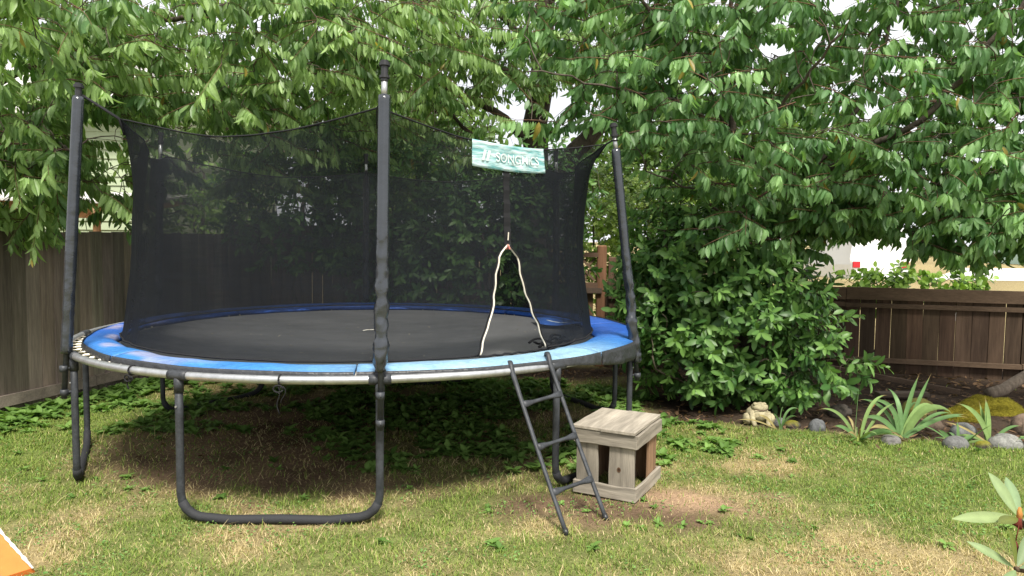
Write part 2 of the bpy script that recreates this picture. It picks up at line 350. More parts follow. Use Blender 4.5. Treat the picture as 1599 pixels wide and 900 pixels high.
# ------------------------------------------------------------------ fences
def polyfence(name, label, pts, zt, zb, bw, gap, base, root_at, group=None, thick=.02, post_every=2.3, post_h=0, cap=None, rails=(), side=1, hj=.008, extra=None):
    root = empty(name, root_at, label, 'fence', group)
    pan = MB(); P = [np.array(p, float) for p in pts]; tot = 0; posts = []; railmb = {i: MB() for i in range(len(rails))}
    for a, b in zip(P[:-1], P[1:]):
        d = b-a; Ln = np.linalg.norm(d); t = d/Ln; nrm = np.array([t[1], -t[0]])*side
        ax = np.array([[t[0], t[1], 0], [nrm[0], nrm[1], 0], [0, 0, 1]])
        n = max(1, int(Ln/(bw+gap))); st = Ln/n
        for i in range(n):
            c = a + t*(i+.5)*st; f = rng.uniform(.62, 1.35); tint = np.array(base)*f*rng.uniform(.94, 1.06, 3)
            zt_ = zt(c[0]) if callable(zt) else zt
            g0 = float(gh(c[0], c[1])); h = zt_+rng.uniform(-hj, hj); lean = rng.normal(0, .004)
            A = ax.copy(); A[2] = (t[0]*lean, t[1]*lean, 1)
            pan.box([c[0]+nrm[0]*rng.normal(0, .002), c[1], (h+g0+zb)/2], (st-gap*rng.choice([.1, .5, 1.3, 2.0]), thick, h-g0-zb), A, tint)
        m = (a+b)/2
        for i, (z0, z1, off, tk, f) in enumerate(rails):
            ns = max(1, int(round(Ln/2.4)))
            for q in range(ns):
                aa = a+t*Ln*q/ns; bb = a+t*Ln*(q+1)/ns; mm = (aa+bb)/2+nrm*off
                railmb[i].box([mm[0], mm[1], (z0+z1)/2+rng.normal(0, .004)], (Ln/ns-.006, tk, z1-z0), ax, np.array(base)*f*rng.uniform(.9, 1.1))
        k = 0.
        while k < Ln: posts.append((a+t*k-nrm*.07, ax)); k += post_every
    pan.build('board_panel', M['wood'], root, root_at)
    for i in railmb: railmb[i].build('rail', M['wood_h'], root, root_at)
    for p, ax in posts:
        g0 = float(gh(p[0], p[1])); top = (zt(p[0]) if callable(zt) else zt)+post_h
        mb = MB(); mb.box([p[0], p[1], (top+g0)/2-.1], (.09, .09, top-g0+.2), ax, np.array(base)*.9); mb.build('post', M['wood'], root, root_at, bevel=.004)
    return root
LF0 = (-5.9, 3.4); LF1 = (-4.02, 10.3)
polyfence('board_fence', 'tall grey-brown weathered board fence along the left side of the yard', [LF0, LF1], 1.72, 0.02, .15, .008, (.26, .212, .178), (-5, 6.9, 0), rails=((.02, .13, .03, .03, 1.25),), side=1)
polyfence('board_fence', 'dark board fence across the back, seen through the trampoline net and the hedge', [(-4.0, 10.33), (.28, 10.02)], 1.86, .03, .14, .006, (.12, .09, .07), (-1.9, 10.2, 0), rails=((.03, .2, .03, .03, 1.0),), side=1)
# right fence: dark brown, low, with a fascia on top
polyfence('board_fence', 'low dark brown board fence behind the flower bed on the right', [(1.3, 9.72), (4.13, 8.98), (6.0, 8.5), (10.5, 7.3)], 1.14, .0, .165, .006, (.075, .051, .034), (4.1, 9, 0),
    rails=((1.01, 1.16, .035, .03, 1.4), (.92, .975, .03, .035, 1.2), (.245, .30, .045, .05, 2.0)), side=1)
# gate-like lattice panel with its post near the corner
gr = empty('lattice_fence', (.75, 9.9, 0), 'reddish brown fence panel with diagonal lattice top and thick round-topped post beside the dark pole', 'fence')
o3 = (.75, 9.9, 0); t = nn(np.array([1, -.1, 0])); ax = np.array([t, [-.1, -1, 0], [0, 0, 1]])
mb = MB(); mb.box([1.21, 9.84, .8], (.13, .11, 1.66), ax, (.20, .105, .06)); mb.build('post', M['wood'], gr, o3, bevel=.02)
mb = MB(); mb.box([1.36, 9.9, .74], (.1, .1, 1.46), ax, (.12, .075, .05)); mb.build('post', M['wood'], gr, o3, bevel=.01)
mb = MB()
for i in range(7): mb.box([.36+i*.115, 9.92-i*.0115, .55], (.108, .02, 1.05), ax, np.array([.17, .10, .062])*rng.uniform(.8, 1.2))
mb.build('board_panel', M['wood'], gr, o3)
mb = MB()
for z, h in ((1.09, .07), (1.5, .06)): mb.box([.75, 9.85, z], (.82, .05, h), ax, (.15, .095, .065))
mb.box([1.05, 9.78, 1.02], (.32, .04, .07), ax, (.11, .08, .06)); mb.build('rail', M['wood_h'], gr, o3)
mb = MB()
for s in (-1, 1):
    for i in range(7):
        cx = .42+i*.11; A = np.array([[.7, -.07, .7*s], [-.1, -1, 0], [-.7*s, .07, .7]]); A = nn(A); A[2] = np.cross(A[0], A[1])
        mb.box([cx, 9.9-.1*(cx-.4)+.006*s, 1.3], (.42, .008, .03), A, (.19, .125, .085))
mb.build('lattice', M['wood_h'], gr, o3)

# ------------------------------------------------------------------ trampoline
A0 = .2152
def ang(k): return A0+R_(30)*k
def rp(a, r, z): return np.array([TC[0]+r*math.sin(a), TC[1]-r*math.cos(a), z])
TO = (TC[0], TC[1], 0)
tr = empty('trampoline', TO, 'large round trampoline with blue safety pad, black mesh enclosure and dark steel legs', 'trampoline')
RZ = .882
aa = np.linspace(0, 2*math.pi, 145)[:-1]
# ring
V = []; nseg = 12
for a in aa:
    for j in range(nseg):
        th = j*2*math.pi/nseg; V.append(rp(a, TR+.025*math.cos(th), RZ+.025*math.sin(th)))
m_ = len(aa); F = [(i*nseg+j, i*nseg+(j+1) % nseg, ((i+1) % m_)*nseg+(j+1) % nseg, ((i+1) % m_)*nseg+j) for i in range(m_) for j in range(nseg)]
MB().add(V, F).build('frame_ring', M['steel'], tr, TO, smooth=True)
# legs
for ka in (-1, 1, 3, 5, 7, 9):
    pa = rp(ang(ka), TR, 0)[:2]; pb = rp(ang(ka+1), TR, 0)[:2]; d = nn(pb-pa)
    za = float(gh(*pa)); zb = float(gh(*pb)); pts = [(pa[0], pa[1], z) for z in (RZ, .6, .35, za+.17)]
    for q in (.35, .7, 1.05, 1.4): pts.append((pa[0]+d[0]*.14*(1-math.cos(q)), pa[1]+d[1]*.14*(1-math.cos(q)), za+.17-.14*math.sin(q)))
    mid = [(pa[0]+(pb[0]-pa[0])*f, pa[1]+(pb[1]-pa[1])*f) for f in (.25, .5, .75)]
    for f, (x, y) in zip((.25, .5, .75), mid): pts.append((x, y, za+(zb-za)*f+.016-.004*math.sin(f*9)))
    for q in (1.4, 1.05, .7, .35): pts.append((pb[0]-d[0]*.14*(1-math.cos(q)), pb[1]-d[1]*.14*(1-math.cos(q)), zb+.17-.14*math.sin(q)))
    pts += [(pb[0], pb[1], z) for z in (zb+.17, .35, .6, RZ)]
    lg = MB().tube(pts, .0235, 10).build('u_leg', M['black_steel'], tr, TO, smooth=True)
    # foam hose round the lower bend
    MB().tube([np.array(p)+np.array([0, 0, .002]) for p in pts[4:-4]], .0275, 10).build('foam_cover', M['foam'], lg, TO, smooth=True)
    for k, p in ((ka, pa), (ka+1, pb)):
        a = ang(k); b = MB(); b.tube([rp(a+s, TR, RZ) for s in (-.028, -.014, 0, .014, .028)], .031, 12)
        b.tube([(p[0], p[1], RZ-.01), (p[0], p[1], RZ-.1)], .028, 12); b.build('bracket', M['black_steel'], lg, TO, smooth=True)
        MB().tube([rp(a, TR+.022, .70), rp(a, TR+.03, .70)], .006, 8).build('bolt', M['steel'], lg, TO)
# springs
sp = MB(); L_ = .30; pts = [(0, 0, 0), (0, .03, 0), (0, .045, 0), (0, L_-.045, 0), (0, L_-.03, 0), (0, L_, 0)]
V, F = tube_arr(pts, [.003, .003, .010, .010, .003, .003], 8); s0 = None
for i in range(96):
    a = R_(3.75)*i+.02
    if s0 is None: s0 = MB().add(V, F).build('spring', M['spring'], tr, (0, 0, 0), smooth=True); o = s0
    else: o = s0.copy(); col.objects.link(o); o.parent = tr
    p = rp(a, 1.965, RZ-.008); o.location = (p[0]-TO[0], p[1]-TO[1], p[2]); o.rotation_euler = (.02, 0, a+math.pi)
# mat
V = [rp(0, 0, RZ-.03)]; rr = np.linspace(.2, 1.97, 10)
for r in rr: V += [rp(a, r, RZ-.012-.02*(1-(r/1.97)**2)) for a in aa]
F = [(0, 1+j, 1+(j+1) % m_) for j in range(m_)] + [(1+i*m_+j, 1+(i+1)*m_+j, 1+(i+1)*m_+(j+1) % m_, 1+i*m_+(j+1) % m_) for i in range(9) for j in range(m_)]
MB().add(V, F).build('jumping_mat', M['mat'], tr, TO, smooth=True)
# safety pad in eight segments, slipped towards the right so that springs show on the left
def pad_out(a): return 2.245+.08*math.sin(a)+.006*math.sin(a*17)
def pad_drop(a): return .035+.085*float(sst(R_(42), R_(66), a))*float(sst(R_(215), R_(170), a)) if a > 0 else .035
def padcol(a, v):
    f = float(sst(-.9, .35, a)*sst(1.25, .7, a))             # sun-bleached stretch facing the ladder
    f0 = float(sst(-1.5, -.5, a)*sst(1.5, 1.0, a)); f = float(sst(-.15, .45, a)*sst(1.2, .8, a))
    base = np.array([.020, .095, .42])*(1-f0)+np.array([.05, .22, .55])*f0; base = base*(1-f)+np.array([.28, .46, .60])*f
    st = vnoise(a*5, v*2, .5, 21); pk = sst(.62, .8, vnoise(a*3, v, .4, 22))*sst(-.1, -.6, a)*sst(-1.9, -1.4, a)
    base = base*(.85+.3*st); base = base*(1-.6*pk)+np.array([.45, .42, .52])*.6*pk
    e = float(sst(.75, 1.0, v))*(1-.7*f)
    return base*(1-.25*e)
for s in range(8):
    a0 = R_(8.8+45*s)+.0035; a1 = R_(8.8+45*(s+1))-.0035; n = 44
    if a0 > math.pi: a0 -= 2*math.pi; a1 -= 2*math.pi
    V = []; Cc = []; prof = (0, .06, .2, .4, .6, .8, .94, 1)
    lift = rng.uniform(-.004, .004)
    for i in range(n+1):
        a = a0+(a1-a0)*i/n; ro = pad_out(a); ri = 1.955+.012*math.sin(a*11)+.01*math.sin(a*23+1)
        for v in prof:
            r = ri+(ro-ri)*v
            z = RZ+.020+.030*math.sin(math.pi*min(1, v*1.0+.02))**.5+.006*(vnoise(a*9, v*2, .6, 20)-.5)+lift - (.012 if v in (0, 1) else 0) + .012*v
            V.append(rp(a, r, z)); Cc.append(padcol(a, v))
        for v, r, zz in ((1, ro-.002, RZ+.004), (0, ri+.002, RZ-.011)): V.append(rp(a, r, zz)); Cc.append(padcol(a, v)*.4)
    k = len(prof)+2; F = []
    for i in range(n):
        for j in range(k-1):
            F.append((i*k+j, (i+1)*k+j, (i+1)*k+j+1, i*k+j+1))
        F.append((i*k+k-1, (i+1)*k+k-1, (i+1)*k, i*k))
    F += [tuple(range(k)), tuple(n*k+j for j in range(k))[::-1]]
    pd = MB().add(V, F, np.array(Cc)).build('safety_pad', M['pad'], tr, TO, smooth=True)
    V = []
    for i in range(n+1):
        a = a0+(a1-a0)*i/n; ro = pad_out(a)+.004; dr = pad_drop((a+math.pi) % (2*math.pi)-math.pi); wv = .006*math.sin(a*60)+.006*math.sin(a*37)
        for f in (0, .25, .5, .75, 1): V.append(rp(a, ro+.010*math.sin(f*math.pi*.5)+wv*f*(dr > .05), RZ+.043-(.043+dr-.03)*f))
        for f in (1, .75, .5, .25, 0): V.append(rp(a, ro-.004+.010*math.sin(f*math.pi*.5)+wv*f*(dr > .05), RZ+.040-(.043+dr-.03)*f))
    F = [(i*10+j, (i+1)*10+j, (i+1)*10+(j+1) % 10, i*10+(j+1) % 10) for i in range(n) for j in range(10)]
    MB().add(V, F).build('skirt', M['skirt'], pd, TO, smooth=True)
# poles
ptop = {0: (.03, .0, .03), 2: (-.10, -.02, -.07), 4: (.06, 0, -.02), 8: (-.03, 0, .01), -2: (0, 0, .02)}
PTOP = {}
for k in (-2, 0, 2, 4, 6, 8):
    a = ang(k); b = rp(a, TR+.062, .60); tp = rp(a, TR-.075, 2.667)+np.array(ptop.get(k, (0, 0, 0))); PTOP[k] = tp
    u = tp-b; f = lambda z: b+u*((z-b[2])/u[2])
    zt_ = {0: 2.50, 2: 2.40, -2: 2.60}.get(k, 2.42)
    pole = MB().tube([b, f(1.5), f(zt_-.02)], .0175, 12).build('enclosure_pole', M['black_steel'], tr, TO, smooth=True)
    MB().tube([f(zt_-.02), f(tp[2]-.1)], .0178, 12).build('pole_tip', M['steel'], pole, TO, smooth=True); zb_ = {0: .93, -2: .90, 2: .74}.get(k, .93)
    n = 70; pts = []; rad = []; seed = k*3.1
    for i in range(n+1):
        z = zb_+(zt_-zb_)*i/n; cr_ = float(sst(1.75, 1.05, z))*(.2 if k == -2 else 1); 
        wob = .5*(vnoise(z*30, seed, 1, 30)-.5)+(vnoise(z*14, seed, 1, 31)-.5)
        rad.append((.036+.0065*wob*cr_+.0015*wob)*(.9 if i in (0, n) else 1))
        p = f(z).copy(); p[:2] += (np.array([vnoise(z*11, seed, 1, 32), vnoise(z*11, seed, 1, 33)])-.5)*.018*cr_; pts.append(p)
    V, F = tube_arr(pts, rad, 20)
    V = V.reshape(n+1, 20, 3); q = np.arange(20)
    for i in range(n+1):
        z = zb_+(zt_-zb_)*i/n; cr_ = float(sst(1.9, 1.1, z))*(.25 if k == -2 else 1); c = np.array(pts[i])
        dd = (vnoise(np.minimum(q, 20-q)*.42+seed, z*31+.25*np.minimum(q, 20-q), 1.0, 34)-.5)*(.012+.60*cr_)*(.5+1.2*vnoise(z*7, seed, 1, 36))+(vnoise(np.minimum(q, 20-q)*.8+seed, z*63, 1.0, 35)-.5)*.26*cr_
        V[i] = c+(V[i]-c)*(1+dd)[:, None]
    MB().add(V.reshape(-1, 3), F).build('foam_sleeve', M['vinyl'], pole, TO, smooth=True)
    cp = MB(); cz = tp[2]
    for z0, z1, r in ((-.115, -.10, .022), (-.10, -.085, .03), (-.085, -.03, .021), (-.03, -.012, .032), (-.012, 0, .024)): cp.tube([f(cz+z0), f(cz+z1)], r, 14)
    cp.build('pole_cap', M['plastic'], pole, TO, smooth=False)
    # clamps that hold the pole to the leg
    for z in (.80, .64): cl = MB(); cl.tube([rp(a, TR-.02, z), rp(a, TR+.085, z)], .009, 8); cl.tube([rp(a, TR+.06, z-.02), rp(a, TR+.06, z+.02)], .026, 10); cl.build('clamp', M['black_steel'], pole, TO, smooth=True)
# net
ZB = .925; ZT = 2.445
XT = 41.0
NETR = {k: math.hypot(v[0]-TC[0], v[1]-TC[1])-(.24 if k == -2 else .06) for k, v in PTOP.items()}
def door_lr(z):
    zz = [.90, .96, 1.13, 1.20, 1.27, 1.40, 1.57, 1.66]
    return (float(np.interp(z, zz, [32.0, 32.6, 34.8, 36.1, 36.7, 37.2, 38.3, 40.9])), float(np.interp(z, zz, [50.6, 50.2, 48.0, 47.0, 46.2, 44.8, 43.9, 41.1])))
def net_pt(a, t, off=0.):
    """a absolute angle, t 0..1 bottom to top"""
    rel = (a-A0) % R_(60); rel = rel if rel < R_(30) else rel-R_(60); u = abs(rel)/R_(30)
    k = int(round((a-A0)/R_(60)))*2 % 12; k = k-12 if k == 10 else k
    kn = k+2 if rel > 0 else k-2; kn = {10: -2, -4: 8}.get(kn, kn)
    rtp = NETR[k]*(1-u*u/2)+NETR[kn]*u*u/2
    rt = rtp*math.cos(R_(30))/math.cos(R_(30)-abs(rel)) - .05*math.sin(math.pi*u)
    zt = ZT + (.04 if k == -2 else 0)*(1-u) - .12*(1-(1-u)**2)
    z = ZB+(zt-ZB)*t
    pw = 6.5*(1-u)+2.2*u
    r = 1.93-.075*math.sin(math.pi*min(1, t*1.0))**.8 + (rt-1.93)*t**pw
    r += .022*(vnoise(math.degrees(a)*.22, z*1.6, 1, 40)-.5) + .012*(vnoise(math.degrees(a)*.9+z*6, z*2.5, 1, 41)-.5)*(1.2-t)
    return rp(a, r+off, z)
def net_block(cols, rows):
    """cols(t)-> list of angles for that row"""
    V = []; nr = len(rows)
    for t in rows: V += [net_pt(a, t) for a in cols(t)]
    nc = len(cols(0)); F = [(i*nc+j, i*nc+j+1, (i+1)*nc+j+1, (i+1)*nc+j) for i in range(nr-1) for j in range(nc-1)]
    return V, F
rows = np.linspace(0, 1, 41)
nb = MB()
zT = lambda t, a: ZB+(2.33-ZB)*t
def deg(k): return math.degrees(ang(k))
V, F = net_block(lambda t: np.radians(np.linspace(deg(2), deg(12), 151)), rows); nb.add(V, F)          # all other panels
def colsL(t):
    z = zT(t, 0); e = door_lr(z)[0] if z < 1.66 else XT
    return np.radians(np.linspace(deg(0), e, 25))
def colsR(t):
    z = zT(t, 0); e = door_lr(z)[1] if z < 1.66 else XT
    return np.radians(np.linspace(e, deg(2), 25))
for f_ in (colsL, colsR): V, F = net_block(f_, rows); nb.add(V, F)
net = nb.build('enclosure_net', M['net'], tr, TO, smooth=True)
def curve_on(fn, t0, t1, n, off=.004): return [net_pt(R_(fn(zT(t, 0))), t, off) for t in np.linspace(t0, t1, n)]
tA = (1.66-ZB)/(2.33-ZB)
L1 = curve_on(lambda z: door_lr(z)[0], 0, tA, 26); R1 = curve_on(lambda z: door_lr(z)[1], 0, tA, 26)
for cv in (L1, R1):
    cv = [p+np.array([.004*math.sin(i*1.3), 0, .004*math.cos(i*1.1)]) for i, p in enumerate(cv)]
    MB().tube(cv, .0065, 8).build('door_piping', M['piping'], net, TO, smooth=True)
    MB().tube([p+nn(np.array([p[0]-cv[8][0], 0, 0])+1e-6)*0+np.array([(-.012 if cv[0][0] < 0 else .012), 0, 0]) for p in cv], .009, 8, flat=.5).build('door_hem', M['webbing'], net, TO, smooth=True)
Bm = MB(); bt = [net_pt(R_(a), 0, .01)+np.array([0, 0, .004*math.sin(a*2)]) for a in np.linspace(32, 50.6, 22)]
Bm.tube(bt, .008, 8); Bm.build('door_hem', M['webbing'], net, TO, smooth=True)
zp = []
V = []
for t in np.linspace(tA-.0, .985, 22):
    for dd in (-1.0, -.33, .33, 1.0): V.append(net_pt(R_(XT+dd), t, .006+.003*math.sin(t*90)))
F = [(i*4+j, i*4+j+1, i*4+j+5, i*4+j+4) for i in range(21) for j in range(3)]
zo = MB().add(V, F).build('zipper', M['webbing'], net, TO)
m_so = zo.modifiers.new('thick', 'SOLIDIFY'); m_so.thickness = .003
ap = net_pt(R_(XT), tA, .01)
MB().tube([ap+np.array([-.012, 0, -.03]), ap+np.array([0, -.004, 0]), ap+np.array([.012, 0, -.03])], .007, 8).build('pull_tab', M['pink'], net, TO)
MB().tube([ap+np.array([0, -.004, .03]), ap+np.array([.003, -.006, .085])], .0045, 6).build('zip_pull', M['piping'], net, TO)
# top hem and corner straps
hp = [net_pt(R_(d), 1, 0) for d in np.linspace(deg(0), deg(12), 240)]
MB().tube(hp, .0055, 6, cap=False).build('top_hem', M['webbing'], net, TO, smooth=True)
for k in (-2, 0, 2, 4, 6, 8):
    a = ang(k); c = net_pt(a, 1, -.0); c2 = net_pt(a, .93, 0); b = rp(a, TR+.062, .60); u = PTOP[k]-b; p = b+u*((c[2]+(.14 if k == -2 else .03)-b[2])/u[2])
    MB().tube([c2, c, p], [.012, .016, .012], 8, flat=.5).build('corner_strap', M['webbing'], net, TO, smooth=True)
    if k == 2: MB().tube([p+np.array([.0, 0, -.01])+.024*np.array([math.cos(q), math.sin(q), .1*math.cos(q)]) for q in np.linspace(0, 6.28, 14)], .006, 6).build('corner_strap', M['webbing'], net, TO)
# bottom hem of the net, black cord on the pad
MB().tube([net_pt(R_(d), 0, .004)+np.array([0, 0, .004]) for d in np.linspace(50.6, 32+360, 220)], .007, 6).build('bottom_hem', M['webbing'], net, TO, smooth=True)
# banner
V = []; na, nz_ = 60, 10; BA0, BA1 = 31.6, 53.4; BH = .170
def ban(u, v, off=.0):
    a = R_(BA0+(BA1-BA0)*u); top = net_pt(a, 1, .012); tt = 1-(BH*v)/(top[2]-ZB); p = net_pt(a, tt, .014+off+.002*math.sin(u*30+v*9)*math.sin(v*3.1)); p[2] += .004-.004*v; return p
for i in range(na+1):
    for j in range(nz_+1): V.append(ban(i/na, j/nz_))
F = [(i*(nz_+1)+j, i*(nz_+1)+j+1, (i+1)*(nz_+1)+j+1, (i+1)*(nz_+1)+j) for i in range(na) for j in range(nz_)]
bo = MB().add(V, F).build('banner', M['banner'], net, TO, smooth=True); q_ = bo.modifiers.new('thick', 'SOLIDIFY'); q_.thickness = .002
fc = bpy.data.curves.new('lettering', 'FONT'); fc.body = 'SONGMICS'; fc.size = 1; fc.offset = .006
fo = bpy.data.objects.new('lettering_tmp', fc); col.objects.link(fo); bpy.context.view_layer.update()
tm = bpy.data.meshes.new_from_object(fo.evaluated_get(bpy.context.evaluated_depsgraph_get())); bpy.data.objects.remove(fo)
co = np.array([v.co[:] for v in tm.vertices]); co[:, 0] -= co[:, 0].min(); co[:, 0] /= co[:, 0].max(); co[:, 1] -= co[:, 1].min(); co[:, 1] /= co[:, 1].max()
TV = [ban(.27+.62*x, .68-.34*y, .006) for x, y, _ in co]; TF = [tuple(p.vertices) for p in tm.polygons]
MB().add(TV, TF).build('lettering', M['white'], bo, TO)
lm = MB()
for x0 in (.085, .135): lm.add([ban(x0+.015, .72, .009), ban(x0+.045, .72, .009), ban(x0+.07, .32, .009), ban(x0+.04, .32, .009)], [(0, 1, 2, 3)])
lm.build('emblem', M['white'], bo, TO)
# blue flap lying on the mat inside, with worn white print
fp = [np.array(p) for p in ((.20, 7.25, .905), (.66, 7.0, .925), (.655, 6.60, .925), (.27, 6.78, .90))]
def bil(u, v): return fp[0]*(1-u)*(1-v)+fp[1]*u*(1-v)+fp[2]*u*v+fp[3]*(1-u)*v+np.array([0, 0, .012*math.sin(u*5+v*3)])
V = [bil(i/8, j/6) for i in range(9) for j in range(7)]; F = [(i*7+j, (i+1)*7+j, (i+1)*7+j+1, i*7+j+1) for i in range(8) for j in range(6)]
fl = MB().add(V, F, (.03, .13, .50)).build('pad_flap', M['pad'], tr, TO, smooth=True); q_ = fl.modifiers.new('thick', 'SOLIDIFY'); q_.thickness = .008
MB().tube([bil(.25+.5*f, .45+.12*math.sin(f*3.1))+np.array([0, 0, .008]) for f in np.linspace(0, 1, 8)], [.004, .014, .01, .016, .008, .014, .012, .004], 6, flat=.3).build('worn_print', M['white'], fl, TO)
# black folds of spare net bunched at the foot of the door
fm = MB()
for i in range(5): fm.tube([rp(R_(51+q*14), 1.90-.03*i+.02*math.sin(q*9+i), .905+.03*math.sin(q*5+i*1.7)**2+.008*i) for q in np.linspace(0, 1, 16)], .016-.001*i, 7, flat=.6)
fm.build('bunched_net', M['webbing'], net, TO, smooth=True)
# tie straps hanging from the ring
def px_ring(x_px):
    best = min(np.linspace(-1.2, 1.2, 500), key=lambda a: abs(799.5+1135.5*rp(a, TR, 0)[0]/rp(a, TR, 0)[1]-x_px)); return best
for a, L2 in ((-.47, .08), (-.03, .16)):
    mb = MB(); mb.tube([rp(a, TR+.029*math.cos(q), RZ+.029*math.sin(q)) for q in np.linspace(0, 6.28, 14)], .005, 6)
    mb.tube([rp(a+.004*math.sin(q*7), TR+.03, RZ-.03-L2*q) for q in np.linspace(0, 1, 8)], .005, 6, flat=.5)
    mb.tube([rp(a+.012+.006*math.sin(q*5), TR+.03, RZ-.03-L2*.6*q) for q in np.linspace(0, 1, 8)], .0045, 6, flat=.5)
    mb.tube([rp(a+.012*math.cos(q), TR+.034, RZ-.045+.02*math.sin(q)) for q in np.linspace(0, 6, 12)], .005, 6)
    mb.build('tie_strap', M['webbing'], tr, TO, smooth=True)
# dust, twigs and leaf scraps on the mat
n = 260; a_ = rng.uniform(0, 6.28, n); r_ = 1.9*np.sqrt(rng.random(n)); P = np.c_[TC[0]+r_*np.sin(a_), TC[1]-r_*np.cos(a_), RZ-.012-.02*(1-(r_/1.97)**2)+.004]
q_ = rng.uniform(0, 6.28, n); MAT_LITTER = (P, np.c_[np.cos(q_), np.sin(q_), rng.normal(0, .1, n)], np.tile([0, 0, 1.], (n, 1)), rng.uniform(.008, .035, n), rng.uniform(.003, .012, n), rng.uniform(-.3, .3, n), rng.uniform(0, .4, n))
m_1 = rng.random((n, 1)); V, F = leaf_verts(*MAT_LITTER)
tag(finish('mat_debris', V, F, np.repeat(np.array([.12, .09, .05])*(1-m_1)+np.array([.45, .42, .34])*m_1, 15, 0), M['grass']), 'scattered scraps of leaf and grit lying on the black jumping mat', 'debris', kind='stuff')
# strip on the mat
mb = MB(); mb.tube([(-1.33+.09*f, 6.46+.02*math.sin(f*4), RZ-.018+.012*f) for f in np.linspace(0, 2, 10)], .006, 6, col=(.7, .68, .6), flat=.5)
tag(mb.build('twig', M['bark'], org=(-1.27, 6.46, .87)), 'pale peeled twig lying on the black trampoline mat behind the middle pole', 'twig')

# ------------------------------------------------------------------ ladder
LB = np.array([.322, 3.955, float(gh(.322, 3.955))]); RB = np.array([.572, 4.177, float(gh(.572, 4.177))])
def on_ring(x):   # a point on the ring in front of the given x
    s = (x-TC[0])/TR; a = math.asin(s); return rp(a, TR, RZ), a
lo = empty('ladder', tuple(LB), 'dark grey steel ladder with three rungs leaning on the trampoline frame', 'ladder')
LT = np.array([.0, 4.44, .90]); RT = np.array([.24, 4.62, .93])
LO = tuple(LB)
for B, T in ((LB, LT), (RB, RT)):
    d = T-B; bk = np.array([-.15, .9, 0.]); bk = nn(bk)
    pts = [B+d*f+np.array([0, 0, -.01*math.sin(f*3.1)]) for f in np.linspace(0, .97, 10)]
    pts += [T+np.array([0, 0, .022]), T+bk*.03+np.array([0, 0, .034]), T+bk*.065+np.array([0, 0, .028]), T+bk*.085+np.array([0, 0, .0]), T+bk*.085+np.array([0, 0, -.02])]
    rail = MB().tube(pts, [.014]*8+[.0155, .018, .017, .015, .015, .014, .012], 10, flat=.8).build('side_rail', M['black_steel'], lo, LO, smooth=True)
    MB().tube([B+d*-.004, B+d*.035], .0165, 10).build('end_cap', M['plastic'], rail, LO, smooth=True)
for f in (.235, .50, .765):
    a = LB+(LT-LB)*f; b = RB+(RT-RB)*(f+.005); n = 12; pts = [a+(b-a)*i/n for i in range(n+1)]
    w_ = [.024, .022, .018, .0135] + [.012]*5 + [.0135, .018, .022, .024]
    V, F = tube_arr(pts, w_, 10); V = V.reshape(n+1, 10, 3); 
    for i in range(n+1):
        c = np.array(pts[i]); nrm = nn(np.cross(LT-LB, b-a)); q = V[i]-c; s = min(1, .012/w_[i]); V[i] = c+q-nrm*(q@nrm)[:, None]*(1-s)
    MB().add(V.reshape(-1, 3), F).build('rung', M['black_steel'], lo, LO, smooth=True)

# ------------------------------------------------------------------ wooden stool
F0 = np.array([.775, 4.445]); e1 = nn(np.array([-.88, .46])); e2 = nn(np.array([.50, .86])); e2 = nn(e2-e1*(e1@e2)); W1, W2 = .385, .50; HB = .435; G0 = float(gh(.75, 4.7))-.004
SO = (F0[0]+e1[0]*W1/2+e2[0]*W2/2, F0[1]+e1[1]*W1/2+e2[1]*W2/2, 0)
st = empty('wooden_stool', SO, 'square weathered grey wooden crate stool standing beside the ladder', 'stool')
AX = np.array([[e1[0], e1[1], 0], [e2[0], e2[1], 0], [0, 0, 1]])
def sp3(u, v, z): p = F0+e1*u+e2*v; return [p[0], p[1], z+G0]
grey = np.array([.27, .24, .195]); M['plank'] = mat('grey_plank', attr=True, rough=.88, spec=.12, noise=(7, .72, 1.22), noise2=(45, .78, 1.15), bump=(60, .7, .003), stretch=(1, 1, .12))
def rotmat(nm, dirv):
    m = mat(nm, attr=True, rough=.88, spec=.12, noise=(7, .72, 1.22), noise2=(45, .78, 1.18), bump=(60, .7, .003), stretch=(.12, 1.2, 1.2)); 
    mp = [n for n in m.node_tree.nodes if n.type == 'MAPPING'][0]; mp.vector_type = 'TEXTURE' if False else 'POINT'
    return m
# planks get their grain from their own local axes: each is built along x and rotated as an object
def plank(name, cen, length, width, thick, ldir, wdir, colr, parent=st, bev=.004, split=False):
    l = nn(np.array(ldir, float)); wv = nn(np.array(wdir, float)-l*np.dot(wdir, l)); t = np.cross(l, wv)
    mb = MB(); nseg = 14; V = []; s = rng.uniform(0, 99)
    for i in range(nseg+1):
        x = -length/2+length*i/nseg; j = .0035*(vnoise(x*8+s, 0, 1, 50)-.5); j2 = .0035*(vnoise(x*8+s, 5, 1, 51)-.5)
        for (yy, zz) in ((-1, -1), (1, -1), (1, 1), (-1, 1)): V.append((x, yy*width/2+(j if yy < 0 else j2)*2, zz*thick/2+.002*(vnoise(x*5+s, yy*3, 1, 52)-.5)))
    F = [(i*4+k, i*4+(k+1) % 4, (i+1)*4+(k+1) % 4, (i+1)*4+k) for i in range(nseg) for k in range(4)]+[(3, 2, 1, 0), tuple(nseg*4+k for k in range(4))]
    mb.add(V, F, np.array(colr)); o = mb.build(name, M['plank_x'], parent, (0, 0, 0), bevel=bev)
    o.location = (cen[0]-SO[0], cen[1]-SO[1], cen[2]-SO[2]); o.rotation_euler = Matrix((l, wv, t)).transposed().to_euler(); return o
M['plank_x'] = mat('grey_plank_grain', attr=True, rough=.88, spec=.12, noise=(8, .68, 1.25), noise2=(50, .7, 1.22), bump=(55, .8, .004), stretch=(.1, 1, 1))
E1 = (*e1, 0); E2 = (*e2, 0); UP = (0, 0, 1)
